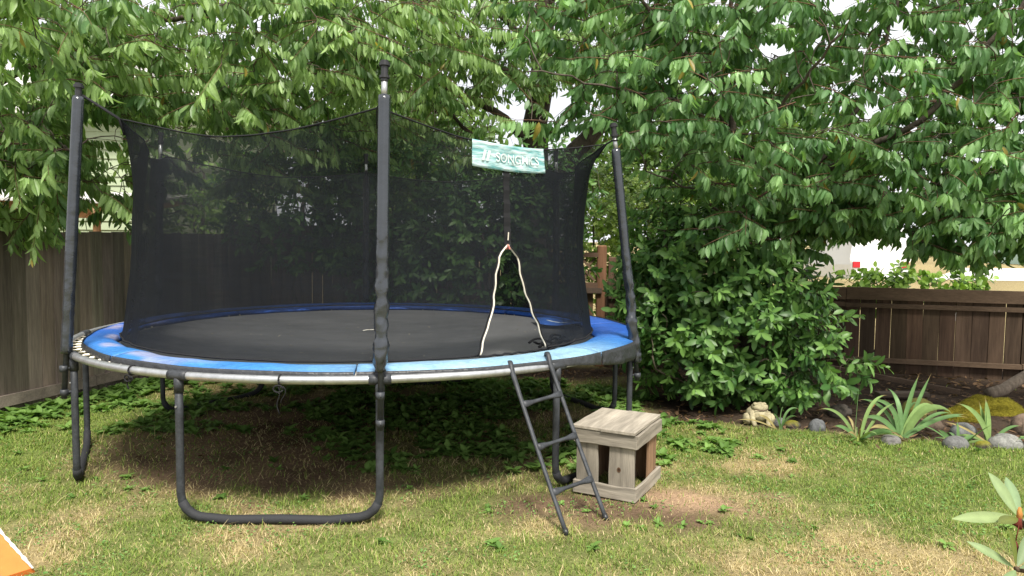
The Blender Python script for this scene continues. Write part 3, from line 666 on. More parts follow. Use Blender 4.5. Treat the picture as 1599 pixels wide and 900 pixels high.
ov = .022
# top: two planks running along e2 with a crack between them
plank('top_board', sp3(W1*.27, W2/2, HB+.011), W2+2*ov+.02, W1*.54+ov-.004, .022, E2, E1, grey*1.2)
plank('top_board', sp3(W1*.27+(W1+ov)/2+.005, W2/2-.003, HB+.012), W2+2*ov, W1*.46+ov, .022, E2, E1, grey*1.28)
# aprons under the top and rails near the ground
for z, h, f in ((HB-.047, .085, .95), (.055, .085, 1.12)):
    plank('apron', sp3(W1/2-.004, -.010, z), W1+.03, h, .02, E1, UP, grey*f*rng.uniform(.9, 1.05))
    plank('apron', sp3(W1/2, W2+.010, z), W1+.03, h, .02, E1, UP, grey*f*.9)
    plank('apron', sp3(-.012, W2/2+.01, z), W2+.03, h, .02, E2, UP, grey*f*1.1)
    plank('apron', sp3(W1+.010, W2/2, z), W2+.03, h, .02, E2, UP, grey*f*.9)
zc = (HB-.005+.01)/2; hh = HB-.02
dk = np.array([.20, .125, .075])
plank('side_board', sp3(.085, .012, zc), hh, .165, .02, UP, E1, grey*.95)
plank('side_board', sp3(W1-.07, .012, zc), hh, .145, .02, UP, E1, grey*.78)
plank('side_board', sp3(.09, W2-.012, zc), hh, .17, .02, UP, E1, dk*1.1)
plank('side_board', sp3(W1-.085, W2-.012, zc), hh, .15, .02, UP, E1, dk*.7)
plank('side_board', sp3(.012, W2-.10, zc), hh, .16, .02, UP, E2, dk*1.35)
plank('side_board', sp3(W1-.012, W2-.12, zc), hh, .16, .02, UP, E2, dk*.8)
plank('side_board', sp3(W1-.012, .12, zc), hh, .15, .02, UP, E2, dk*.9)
plank('corner_post', sp3(.035, .045, zc-.03), hh+.05, .045, .045, UP, E1, grey*.6)
kn = MB(); c = sp3(.10, .0005, .20)
for r0, cc in ((.013, (.12, .07, .04)), (.007, (.05, .03, .02))):
    q = np.linspace(0, 2*math.pi, 15)[:-1]; V = [np.array(c)+np.array(E1)*r0*math.cos(t_)+np.array(UP)*r0*1.3*math.sin(t_)-np.array(E2)*(.0012+.001*(r0 < .01)) for t_ in q]; kn.add(V, [tuple(range(14))], cc)
kn.build('knot', M['plank_x'], st, SO)

# ------------------------------------------------------------------ foliage
def limb_pts(pts, step=.14, jit=.02):
    """pts list of (x,y,z,r) -> resampled array"""
    P = np.array(pts, float); o = [P[0]]
    for a, b in zip(P[:-1], P[1:]):
        n = max(2, int(np.linalg.norm(b[:3]-a[:3])/step))
        for i in range(1, n+1):
            q = a+(b-a)*i/n; q = q.copy(); q[:3] += rng.normal(0, jit, 3)*(i < n); o.append(q)
    return np.array(o)

def in_ell(p, E):
    return any(((p[0]-e[0])/e[3])**2+((p[1]-e[1])/e[4])**2+((p[2]-e[2])/e[5])**2 < 1 for e in E)

class Plant:
    def __init__(s): s.V = []; s.F = []; s.C = []; s.n = 0; s.lp = []; s.ld = []; s.ln = []; s.ll = []; s.lw = []; s.lc = []; s.curl = []; s.fold = []
    def wood(s, pts, r, c, n=5):
        V, F = tube_arr(pts, r, n, cap=True); s.V.append(V); s.F += [tuple(i+s.n for i in f) for f in F]; s.C.append(np.tile(np.array(c), (len(V), 1))); s.n += len(V)
    def leaf(s, p, d, n, l, w, c, curl=.2, fold=.25):
        s.lp.append(p); s.ld.append(d); s.ln.append(n); s.ll.append(l); s.lw.append(w); s.lc.append(c); s.curl.append(curl); s.fold.append(fold)
    def done(s, name, label, cat, org, leafmat, trunkname='trunk', group=None, wid=WID):
        root = empty(name, org, label, cat, group)
        finish(trunkname, np.concatenate(s.V), s.F, np.concatenate(s.C), M['bark'], root, org)
        A = [np.array(v, float) for v in (s.lp, s.ld, s.ln, s.ll, s.lw, s.curl, s.fold)]
        V, F = leaf_verts(*A, wid=wid); finish('crown', V, F, leaf_cols(np.array(s.lc)), leafmat, root, org)
        return root

def grow(plant, limbs, starts, bark, reach_r=.0045):
    nodes = np.concatenate([l[:, :3] for l in limbs]); rad = np.concatenate([l[:, 3] for l in limbs])
    for l in limbs: plant.wood(l[:, :3], l[:, 3], bark, 8)
    S = np.array(starts); d = np.array([np.min(((nodes-p)**2).sum(1)) for p in S]); res = []
    for i in np.argsort(d):
        p = S[i]; dd = ((nodes-p)**2).sum(1) + .3*np.maximum(0, nodes[:, 2]-p[2]-.3); j = int(np.argmin(dd)); q = nodes[j]; L_ = np.linalg.norm(p-q)
        if L_ > .05:
            n = max(3, int(L_/.12)); side = rng.normal(0, .09, 3)*L_; t_ = np.linspace(0, 1, n+1)[:, None]
            path = q+(p-q)*t_+side*np.sin(math.pi*t_)+np.array([0, 0, .10])*L_*np.sin(math.pi*t_); path[1:-1] += rng.normal(0, .008, (n-1, 3))
            r0 = min(rad[j], .005+.006*L_); r = np.linspace(max(r0, reach_r), reach_r, n+1)
            plant.wood(path, r, bark, 5); nodes = np.concatenate([nodes, path[1:]]); rad = np.concatenate([rad, r[1:]]); dr = path[-1]-path[-3]
        else: dr = rng.normal(0, 1, 3)
        res.append((p, nn(dr)))
    return res

def cherry_spray(pl, p, d, length, nl, L0, tint=(1, 1, 1), bark=(.16, .09, .06), pale=.25, wr=(.27, .36)):
    d = np.array([d[0], d[1], .25*d[2]+rng.normal(0, .12)]); d = nn(d); drop = rng.uniform(.1, .5)
    s = np.linspace(0, 1, 7)[:, None]*length; bend = nn(np.cross(d, [0, 0, 1.]))*rng.normal(0, .25)
    path = p+d*s+bend*s*s+np.array([0, 0, -drop])*s*s
    pl.wood(path, np.linspace(.0042, .0018, 7), bark, 4)
    side = nn(np.cross(d, [0, 0, 1.])); tw = np.array(tint)
    base_c = np.array([.070, .152, .046]); light = np.array([.32, .46, .17]); v0 = rng.uniform(0, 1); fr = rng.random() < pale
    sdir = rng.uniform(0, 6.28); hg = rng.uniform(.7, 2.6)
    for i in range(nl):
        f = (i+.6)/nl; f = f**.85; q = p+d*length*f+bend*(length*f)**2+np.array([0, 0, -drop])*(length*f)**2
        sg = 1 if i % 2 else -1; hang = hg*rng.uniform(.7, 1.4)
        ld = nn(side*sg*rng.uniform(.2, 1.0)+d*rng.uniform(.1, .8)+np.array([0, 0, -hang])+rng.normal(0, .12, 3))
        yaw = rng.normal(0, .6)+sdir*(rng.random() < .25); nrm = np.array([math.sin(yaw), -math.cos(yaw), .35])
        L1 = L0*rng.uniform(.55, 1.25)*(1 if f < .85 else .7); m = np.clip(.25*v0+.2*rng.random()+(.5 if fr else .0)+.25*(f > .8), 0, 1)
        c = (base_c*(1-m)+light*m)*tw*rng.uniform(.8, 1.2)
        if rng.random() < .004: c = np.array([.38, .30, .07])*rng.uniform(.6, 1.1)
        pl.leaf(q+ld*.018, ld, nrm, L1, L1*rng.uniform(*wr), c, rng.uniform(-.15, .7), rng.uniform(.1, .65))

def sample_ell(E, n, cond=None, shell=.35):
    vol = np.array([e[3]*e[4]*e[5]*(e[6] if len(e) > 6 else 1) for e in E]); out = []
    while len(out) < n:
        e = E[rng.choice(len(E), p=vol/vol.sum())]; v = rng.normal(0, 1, 3); v /= np.linalg.norm(v); r = rng.random()**shell
        p = np.array(e[:3])+v*r*np.array(e[3:6])
        if cond is None or cond(p): out.append(p)
    return out
def px(p):
    """rough direction test used only to thin branches that would hang inside the enclosure"""
    return math.hypot(p[0]-TC[0], p[1]-TC[1])
clear_net = lambda p: not (px(p) < 2.75 and p[2] < 2.62) and not (px(p) < 2.2 and p[1] < 6.6)

# right-hand cherry -------------------------------------------------
def right_cherry():
    pl = Plant(); bark = (.10, .082, .068)
    Ls = [[(2.42, 7.45, -.05, .075), (2.36, 7.4, 1.03, .055), (2.33, 7.4, 1.94, .047), (2.14, 7.22, 2.87, .036), (2.08, 7.1, 4.1, .022), (2.0, 7.0, 5.2, .01)],
          [(2.18, 7.25, 2.7, .024), (1.64, 7.0, 3.43, .020), (1.14, 6.8, 3.9, .015), (.6, 6.5, 4.35, .008)],
          [(2.2, 7.3, 2.75, .018), (1.5, 6.9, 3.02, .014), (.78, 6.6, 3.08, .010), (.1, 6.3, 3.12, .006)],
          [(2.33, 7.4, 1.9, .036), (3.0, 7.0, 2.4, .032), (3.65, 6.6, 2.8, .028), (4.19, 6.2, 3.63, .02), (4.6, 6.0, 4.4, .012)],
          [(2.34, 7.4, 2.0, .03), (3.1, 7.1, 2.6, .026), (3.35, 6.9, 3.3, .02), (3.6, 6.8, 4.3, .01)],
          [(2.35, 7.4, 1.62, .024), (3.3, 7.0, 1.98, .018), (4.2, 6.5, 2.08, .013), (5.0, 6.1, 1.98, .007)],
          [(2.2, 7.3, 2.4, .022), (2.35, 6.5, 2.9, .016), (2.5, 5.7, 3.3, .009)],
          [(2.33, 7.4, 1.8, .018), (1.8, 7.1, 2.2, .012), (1.25, 6.9, 2.35, .007)],
          [(2.36, 7.42, 1.4, .018), (2.9, 7.5, 1.9, .012), (3.6, 7.6, 2.3, .008)]]
    limbs = [limb_pts(l) for l in Ls]
    E = [(2.9, 6.9, 3.5, 2.7, 1.2, 1.6), (4.5, 6.4, 2.5, 1.5, .9, 1.05, 1.6), (3.3, 7.3, 2.3, 1.0, .6, .6, 1.5), (3.85, 6.4, 1.95, .4, .5, .42, 5), (4.8, 6.4, 2.05, .9, .6, .5, 3), (3.15, 7.0, 2.12, .55, .5, .3, 6), (2.85, 7.3, 1.85, .4, .4, .3, 7), (4.6, 6.8, 3.9, 1.5, .9, 1.1), (1.35, 6.8, 3.15, 1.5, .8, .95), (2.1, 7.0, 2.2, 1.1, .8, .7), (.7, 6.9, 4.2, 1.0, .7, .7)]
    lim = lambda p: clear_net(p) and p[1] > 5.0 and p[2] > 1.5+.09*abs(p[0]-4) and p[2] < 5.2 and p[0] < 6.4 and (p[2] > 2.0 or p[0] > 1.3)
    for p, d in grow(pl, limbs, sample_ell(E, 1500, lim), bark): cherry_spray(pl, p-d*.1, d, rng.uniform(.24, .46), rng.integers(15, 27), .130, pale=.26, wr=(.33, .45), tint=(.88, 1, 1.08))
    pl.done('cherry_tree', 'slim-trunked cherry tree with drooping leaves rising out of the hedge on the right', 'tree', (2.42, 7.45, 0), M['leaf'])
right_cherry()

def left_cherry():
    pl = Plant(); bark = (.10, .08, .066)
    Ls = [[(-7.7, 9.3, -.05, .14), (-7.6, 9.2, 1.6, .12), (-7.2, 9.0, 2.8, .1), (-6.8, 8.8, 4.4, .07), (-6.5, 8.6, 5.6, .03)],
          [(-7.2, 9.0, 2.7, .06), (-5.8, 8.5, 3.5, .045), (-4.4, 8.2, 3.9, .035), (-3.0, 8.0, 4.2, .022), (-1.6, 7.8, 4.4, .012)],
          [(-7.5, 9.1, 1.9, .045), (-6.1, 8.3, 2.4, .035), (-5.0, 7.6, 2.55, .022), (-4.1, 6.9, 2.5, .012)],
          [(-7.2, 9.0, 2.8, .05), (-5.9, 7.8, 3.4, .035), (-4.7, 6.7, 3.6, .022), (-3.6, 5.9, 3.7, .012)],
          [(-6.9, 8.8, 4.2, .04), (-5.2, 8.2, 4.9, .03), (-3.4, 7.6, 5.1, .015)]]
    limbs = [limb_pts(l) for l in Ls]
    E = [(-4.9, 7.6, 3.1, 1.5, 1.7, 1.3), (-3.2, 7.9, 3.9, 1.9, 1.5, 1.1), (-4.9, 6.6, 2.3, .9, .9, .7, 2), (-5.3, 7.6, 2.5, .8, .8, .8, 1.5), (-4.0, 6.1, 3.6, 1.2, .7, .7), (-1.6, 8.2, 4.2, 1.5, 1.0, .9), (-2.9, 8.9, 3.0, 1.3, .5, .9)]
    lim = lambda p: not (abs(p[0]+.56*p[1]) < .26 and 2.25 < p[2] < 2.7) and clear_net(p) and p[2] > 1.62+.35*(p[0] > -4.3) and p[2] < 5.1 and p[1] > 5.0
    for p, d in grow(pl, limbs, sample_ell(E, 1080, lim), bark): cherry_spray(pl, p-d*.1, d, rng.uniform(.32, .58), rng.integers(20, 32), .145, pale=.5)
    pl.done('cherry_tree', 'cherry tree leaning in over the left fence, leafy sprays hanging behind the leftmost pole', 'tree', (-7.7, 9.3, 0), M['leaf'])
left_cherry()

def back_cherry():
    pl = Plant(); bark = (.075, .062, .05)
    Ls = [[(.28, 11.0, -.1, .26), (.31, 11.0, 2.0, .21), (.33, 11.0, 3.1, .19), (.43, 11, 4.7, .15), (.5, 11, 6.4, .08)],
          [(.34, 10.95, 2.3, .16), (.9, 10.85, 3.0, .14), (1.5, 10.8, 3.6, .12), (2.3, 10.7, 4.6, .08), (2.9, 10.6, 5.6, .04)],
          [(.33, 11, 3.1, .07), (-.12, 10.8, 3.46, .06), (-.94, 10.5, 3.81, .05), (-2.0, 10.2, 4.1, .03), (-3.1, 10.0, 4.2, .012)],
          [(.4, 11, 3.9, .06), (-.4, 10.6, 4.24, .045), (-1.4, 10.1, 4.2, .03), (-2.4, 9.8, 4.7, .015)],
          [(.33, 11, 2.7, .05), (-.3, 10.9, 2.9, .04), (-.9, 10.8, 3.5, .025), (-1.4, 10.8, 3.6, .012)],
          [(.42, 11, 4.4, .06), (-.3, 10.8, 5.0, .04), (-1.2, 10.4, 5.6, .02)]]
    limbs = [limb_pts(l, .2, .03) for l in Ls]
    E = [(-1.3, 10.2, 4.1, 2.2, 1.2, 1.4), (.4, 10.3, 4.7, 2.2, 1.2, 1.2), (-2.6, 9.9, 3.4, 1.6, .7, 1.0), (1.7, 10.4, 4.5, 1.2, 1.0, .8)]
    lim = lambda p: p[2] > 2.5 and p[2] < 5.9 and not (p[0] > -.6 and p[0] < 1.4 and p[2] < 3.75 and rng.random() < .85)
    for p, d in grow(pl, limbs, sample_ell(E, 780, lim), bark, .005): cherry_spray(pl, p-d*.1, d, rng.uniform(.32, .6), rng.integers(18, 28), .13, pale=.4)
    # bare tangled twigs round the trunk
    for _ in range(150):
        s = limbs[rng.integers(0, len(limbs))]; q = s[rng.integers(4, len(s))][:3]; d = nn(rng.normal(0, 1, 3)+np.array([0, -.4, -.5])); l_ = rng.uniform(.3, 1.0)
        pl.wood([q+d*l_*f+np.array([0, 0, -.25])*l_*f*f+rng.normal(0, .02, 3) for f in np.linspace(0, 1, 6)], np.linspace(.006, .002, 6), (.22, .18, .15), 4)
    pl.done('cherry_tree', 'big old cherry tree behind the back fence with thick dark trunk and leaning limb', 'tree', (.28, 11, 0), M['leaf'])
back_cherry()

# laurels -----------------------------------------------------------
LW = np.array([.10, .72, 1, .78, .06])
def laurel(name, label, stems, E, n, L0, org, cond, dark=(.045, .115, .028), lite=(.17, .31, .075), cat='shrub', up=.25, wr=(.36, .46)):
    pl = Plant(); limbs = [limb_pts(s, .15, .02) for s in stems]
    cen = np.mean([e[:3] for e in E], 0)
    for p, d in grow(pl, limbs, sample_ell(E, n, cond, .28), (.09, .075, .055), .004):
        o = nn(np.array([p[0]-cen[0], p[1]-cen[1]-.2, .6*(p[2]-cen[2])])); ax_ = nn(.6*o+.5*d+np.array([0, -.15, up])+rng.normal(0, .25, 3))
        ln = rng.uniform(.12, .26); pl.wood([p, p+ax_*ln*.5, p+ax_*ln], [.004, .003, .002], (.10, .13, .05), 4); m0 = rng.uniform(0, .6)
        nl = rng.integers(9, 15); a0 = rng.uniform(0, 6.28); u = nn(np.cross(ax_, [.3, .1, 1])); v = np.cross(ax_, u)
        for i in range(nl):
            f = (i+1)/nl; a = a0+i*2.4; rd = math.cos(a)*u+math.sin(a)*v; ld = nn(rd*(1.1-.5*f)+ax_*(.25+.6*f)+np.array([0, 0, -.45+.3*f])+rng.normal(0, .1, 3))
            nr = nn(ax_*.8-rd*.3+np.array([0, -.15, .5])+rng.normal(0, .2, 3)); l_ = L0*rng.uniform(.55, 1.3)*(1-.25*f); m = np.clip(m0+.35*(f > .75)+.15*rng.normal(), 0, 1)
            pl.leaf(p+ax_*ln*f, ld, nr, l_, l_*rng.uniform(*wr), (np.array(dark)*(1-m)+np.array(lite)*m)*rng.uniform(.85, 1.15), rng.uniform(0, .35), rng.uniform(.05, .3))
    return pl.done(name, label, cat, org, M['laurel'], trunkname='stem', wid=LW)
laurel('laurel_shrub', 'large glossy-leaved laurel bush filling the corner right of the trampoline', 
    [[(2.0, 7.5, 0, .03), (1.7, 7.3, .8, .02), (1.5, 7.2, 1.8, .01)], [(2.3, 7.6, 0, .03), (2.5, 7.3, .8, .018), (2.7, 7.2, 1.5, .01)], [(2.5, 7.5, 0, .025), (2.8, 7.1, .5, .015), (3.1, 6.9, .6, .008)], [(2.1, 7.5, .1, .02), (1.5, 7.0, .4, .012), (1.35, 6.9, .6, .008)], [(2.3, 7.5, .1, .02), (2.3, 6.9, .45, .012), (2.4, 6.8, .6, .008)]],
    [(2.05, 7.35, 1.0, 1.0, .62, 1.0), (2.45, 7.15, .80, .72, .55, .80), (2.85, 6.9, .48, .5, .4, .36), (1.7, 7.5, 1.35, .5, .5, .95, 1.3), (1.78, 8.3, 1.05, .4, .5, .85)], 980, .13, (2.2, 7.5, 0),
    lambda p: p[2] > .16 and p[1] > 6.45 and math.hypot(p[0]-TC[0], p[1]-TC[1]) > 2.5)
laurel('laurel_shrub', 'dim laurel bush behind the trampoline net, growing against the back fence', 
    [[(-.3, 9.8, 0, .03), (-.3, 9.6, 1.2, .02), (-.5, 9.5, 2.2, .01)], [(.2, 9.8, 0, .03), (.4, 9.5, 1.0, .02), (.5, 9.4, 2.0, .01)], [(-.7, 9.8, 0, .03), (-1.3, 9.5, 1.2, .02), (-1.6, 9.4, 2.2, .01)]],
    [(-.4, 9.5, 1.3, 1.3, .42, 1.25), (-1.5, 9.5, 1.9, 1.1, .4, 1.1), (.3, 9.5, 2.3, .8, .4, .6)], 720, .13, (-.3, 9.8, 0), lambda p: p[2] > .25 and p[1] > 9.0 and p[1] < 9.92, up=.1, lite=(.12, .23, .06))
laurel('vine_thicket', 'sunlit yellow-green thicket of small leaves behind the lattice fence panel', 
    [[(1.5, 12.4, 0, .03), (1.4, 12.2, 1.2, .02), (1.3, 12, 2.6, .01)], [(2.3, 12.4, 0, .03), (2.4, 12.2, 1.2, .02), (2.5, 12, 2.4, .01)]],
    [(1.6, 12.1, 1.4, 1.5, .6, 1.6), (3.2, 12.0, 1.2, 1.2, .6, 1.3), (1.4, 12.0, 1.9, .7, .4, 1.0, 2)], 820, .085, (1.8, 12.4, 0), lambda p: p[2] > .2 and p[1] > 11.3, dark=(.10, .18, .03), lite=(.30, .40, .09), wr=(.5, .75))
laurel('laurel_shrub', 'leafy bush at the back left corner behind the trampoline net', 
    [[(-2.9, 9.8, 0, .03), (-2.9, 9.6, 1.0, .02), (-2.7, 9.5, 2.0, .01)]],
    [(-2.7, 9.5, 2.2, 1.1, .4, 1.0)], 330, .13, (-2.9, 9.8, 0), lambda p: p[1] < 9.95, up=.1)
laurel('laurel_shrub', 'tall dark evergreen thicket standing beyond the back fence, under the big old cherry', 
    [[(-1.5, 12, 0, .06), (-1.5, 11.8, 2.0, .04), (-1.6, 11.7, 3.4, .01)], [(-3.5, 12, 0, .06), (-3.4, 11.8, 2.0, .04), (-3.2, 11.7, 3.2, .01)], [(-.4, 12.2, 0, .05), (-.4, 12, 1.6, .03), (-.3, 12, 2.8, .01)]],
    [(-2.2, 11.8, 2.4, 2.6, .6, 1.3), (-.4, 12.0, 1.9, 1.3, .5, 1.2)], 620, .17, (-1.5, 12, 0), lambda p: p[2] > 1.0)
laurel('grape_vine', 'bright green leafy vine showing just above the low brown fence on the right', 
    [[(4.6, 9.3, 0, .02), (4.7, 9.25, .7, .015), (4.8, 9.2, 1.1, .01)], [(5.4, 9.1, 0, .02), (5.5, 9.1, 1.0, .01)]],
    [(4.85, 9.35, 1.12, .62, .18, .26), (5.6, 9.15, 1.1, .35, .18, .17)], 90, .10, (4.8, 9.3, 0), lambda p: p[1] > 9.0-.25*(p[0]-4.1)+.12, dark=(.12, .22, .03), lite=(.26, .40, .07), wr=(.7, .95))

def far_tree(label, org, E, n, limbs, L0=.3, tint=(1, 1, 1), kind='broadleaf_tree'):
    pl = Plant(); ls = [limb_pts(l, .6, .08) for l in limbs]
    for p, d in grow(pl, ls, sample_ell(E, n), (.10, .085, .07), .015):
        m0 = rng.uniform(0, 1)
        for i in range(18):
            q = p+rng.normal(0, .38, 3)*np.array([1, 1, .6]); dd = nn(rng.normal(0, 1, 3)+np.array([0, 0, -.7])); m = np.clip(m0*.7+.3*rng.random(), 0, 1)
            pl.leaf(q, dd, rng.normal(0, 1, 3)+np.array([0, -.5, .8]), L0*rng.uniform(.6, 1.2), L0*.5, (np.array([.05, .11, .025])*(1-m)+np.array([.14, .22, .06])*m)*np.array(tint))
    return pl.done(kind, label, 'tree', org, M['leaf'])
far_tree('pale green tree beyond the left fence, between the house and the net', (-8.6, 16.5, 0), [(-6.6, 15.5, 2.2, 1.0, .8, 1.2)], 90, [[(-6.8, 15.8, 0, .09), (-6.6, 15.5, 1.5, .06), (-6.5, 15.4, 3.0, .02)]], .14, (1.8, 1.7, 1.5), 'fruit_tree')
far_tree('tall tree far behind the big cherry in the middle', (-3, 24, 0), [(-3.5, 24, 4.5, 3.0, 2, 2.6)], 260, [[(-3, 24, 0, .25), (-3.2, 24, 3, .18), (-3.5, 24, 6, .08)]])
far_tree('distant broad tree beyond the street on the right', (13, 34, 0), [(12, 34, 5.5, 5.5, 2.5, 3.2)], 330, [[(13, 34, 0, .35), (12.8, 34, 3, .25), (12, 34, 7, .1)], [(12.8, 34, 3, .15), (15, 34, 6, .06)]], .4)
far_tree('distant tree seen between trunk and right hedge', (6, 30, 0), [(5.2, 30, 4.6, 3.2, 2, 3.0)], 240, [[(6, 30, 0, .25), (5.6, 30, 3, .18), (5.2, 30, 6, .08)]], .35)

# ------------------------------------------------------------------ flower bed
def rock(x, y, s, colr, label, moss=0, z=0, squash=.65):
    x *= .967; y *= .967
    bmv = []; n, m = 18, 26; sd_ = rng.uniform(0, 50); V = []
    for i in range(n+1):
        th = math.pi*i/n
        for j in range(m):
            ph = 2*math.pi*j/m; d = np.array([math.sin(th)*math.cos(ph), math.sin(th)*math.sin(ph), math.cos(th)])
            k = .72+.5*float(vnoise(d[0]*1.9+sd_, d[1]*1.9+d[2]*2.6, 1, 60))+.10*float(vnoise(d[0]*5+sd_, d[1]*5+d[2]*5, 1, 61)); k = min(k, .98+.02*k); V.append(d*k*np.array([s, s*.75, s*squash]))
    a = rng.uniform(0, 3); V = np.array(V); V = np.c_[V[:, 0]*math.cos(a*.3)-V[:, 1]*math.sin(a*.3), V[:, 0]*math.sin(a*.3)+V[:, 1]*math.cos(a*.3), V[:, 2]]
    F = [(i*m+j, i*m+(j+1) % m, (i+1)*m+(j+1) % m, (i+1)*m+j) for i in range(n) for j in range(m)]
    colr = np.array(colr)*.78; z0 = float(gh(x, y))+z+s*squash*.18
    c = np.tile(np.array(colr), (len(V), 1))
    if moss: 
        mk = sst(.0, .5, V[:, 2]/s+vnoise(V[:, 0]*20, V[:, 1]*20, 1, 62)*.8-.2)[:, None]*moss; c = c*(1-mk)+np.array([.17, .16, .02])*mk
    o = finish('border_stone', V+np.array([x, y, z0]), F, c, M['stone'], None, (x, y, z0)); tag(o, label, 'stone', 'stones edging the flower bed'); return o
gy_, br_, dk_ = (.15, .155, .16), (.13, .095, .07), (.07, .06, .05)
rock(2.80, 6.54, .085, gy_, 'round blue-grey stone standing on the bed edge below the right end of the laurel', squash=1.0)
rock(3.17, 6.9, .13, dk_, 'dark stone behind the leftmost long-leaved iris')
rock(3.76, 6.04, .115, (.17, .17, .165), 'smooth grey stone between the big iris and the small right-hand iris')
rock(4.20, 6.07, .14, (.27, .27, .25), 'pale speckled stone at the right end of the lawn edge')
rock(4.02, 6.36, .12, (.17, .175, .175), 'grey flat stone behind the smooth grey one', squash=.8)
rock(4.62, 6.42, .15, (.22, .16, .12), 'brown wedge-shaped stone at the right edge of the picture', squash=.8)
rock(3.28, 6.17, .10, (.20, .19, .18), 'low grey stone under the big iris leaves', squash=.6)
rock(3.98, 6.02, .075, dk_, 'small moss-topped stone right of the smooth grey one', moss=1)
rock(2.52, 6.72, .08, (.16, .16, .155), 'small grey stone beside the frog figure')
rock(2.62, 6.66, .09, dk_, 'mossy low stone between frog figure and blue-grey stone', moss=1, squash=.5)
rock(3.95, 6.95, .19, dk_, 'large dark mossy stone against the fence under the leaning board', moss=.6, squash=.7)
rock(3.85, 6.55, .11, br_, 'reddish brown stone in the middle of the bed', squash=.7)

def mossy(x, y, z, sx, sy, sz, label):
    x *= .967; y *= .967; z += .05
    n, m = 16, 26; V = []
    for i in range(n+1):
        th = math.pi*.62*i/n
        for j in range(m):
            ph = 2*math.pi*j/m; d = np.array([math.sin(th)*math.cos(ph), math.sin(th)*math.sin(ph), math.cos(th)]); k = .75+.5*float(vnoise(d[0]*2.5+x*9, d[1]*2.5+d[2]*2+y*5, 1, 63))+.14*float(vnoise(d[0]*11, d[1]*11+x, 1, 64))
            V.append(d*k*np.array([sx, sy, sz])+np.array([x, y, z]))
    F = [(i*m+j, i*m+(j+1) % m, (i+1)*m+(j+1) % m, (i+1)*m+j) for i in range(n) for j in range(m)]
    V = np.array(V); Cc = np.tile((.15, .13, .016), (len(V), 1)); F = [tuple(f) for f in F]; k = len(V); fv = []; fc_ = []
    for _ in range(2600):
        f = F[rng.integers(0, len(F))]; w_ = rng.random(4); w_ /= w_.sum(); p = (V[list(f)]*w_[:, None]).sum(0) if max(f) < k else None
        if p is None: continue
        d = nn(nn(p-np.array([x, y, z-.05]))+rng.normal(0, .4, 3))*rng.uniform(.008, .02); t_ = nn(np.cross(d, rng.normal(0, 1, 3)))*.0022
        j = k+len(fv); fv += [p-t_, p+t_, p+d]; F.append((j, j+1, j+2)); cc = np.array([.12, .11, .012])+np.array([.16, .13, .02])*rng.random(); fc_ += [cc]*3
    tag(finish('moss_clump', np.concatenate([V, fv]), F, np.concatenate([Cc, fc_]), M['moss'], None, (x, y, z)), label, 'moss', 'moss clumps in the flower bed')
mossy(4.72, 7.08, .05, .30, .16, .14, 'long yellow-green moss cushion below the broken branch end')
mossy(4.28, 6.78, .03, .19, .12, .12, 'rounder yellow-green moss cushion in front of the long one')

def branch_log():
    pts = [(4.82, 7.25, .20), (5.0, 7.3, .23), (5.15, 7.35, .30), (5.3, 7.4, .36), (5.6, 7.5, .40), (6.1, 7.6, .44), (6.6, 7.7, .40)]
    V, F = tube_arr(pts, [.055, .06, .055, .06, .055, .05, .045], 12); V = V+rng.normal(0, .004, V.shape)
    tag(MB().add(V, F, (.22, .175, .135)).build('fallen_branch', M['bark'], org=(4.85, 7.3, .1), smooth=True), 'grey-brown broken branch resting on the bed by the right fence', 'branch')
    mb = MB(); a = np.array([3.5, 8.3, .30]); b = np.array([4.75, 7.6, .14]); c = (a+b)/2; l = nn(b-a); ax = np.array([l, nn(np.cross([0, 0, 1], l)), nn(np.cross(l, np.cross([0, 0, 1], l)))])
    mb.box(c, (np.linalg.norm(b-a), .03, .055), ax, (.13, .09, .065)); tag(mb.build('loose_board', M['wood_h'], org=tuple(c), bevel=.004), 'loose narrow board slanting along the foot of the right fence', 'board')
    for (x, y, s, lb) in ((4.0, 7.35, .5, 'broken flat piece of dark timber lying behind the large iris'), (5.3, 6.95, .55, 'weathered plank piece lying right of the moss cushions')):
        mb = MB(); q = rng.uniform(-.25, .1); ax = np.array([[math.cos(q), math.sin(q), .03], [-math.sin(q), math.cos(q), 0], [-.03, 0, 1]]); mb.box((x, y, float(gh(x, y))+.055), (s, .12, .045), ax, (.13, .10, .075)); tag(mb.build('timber_piece', M['wood_h'], org=(x, y, .06), bevel=.006), lb, 'timber')
branch_log()

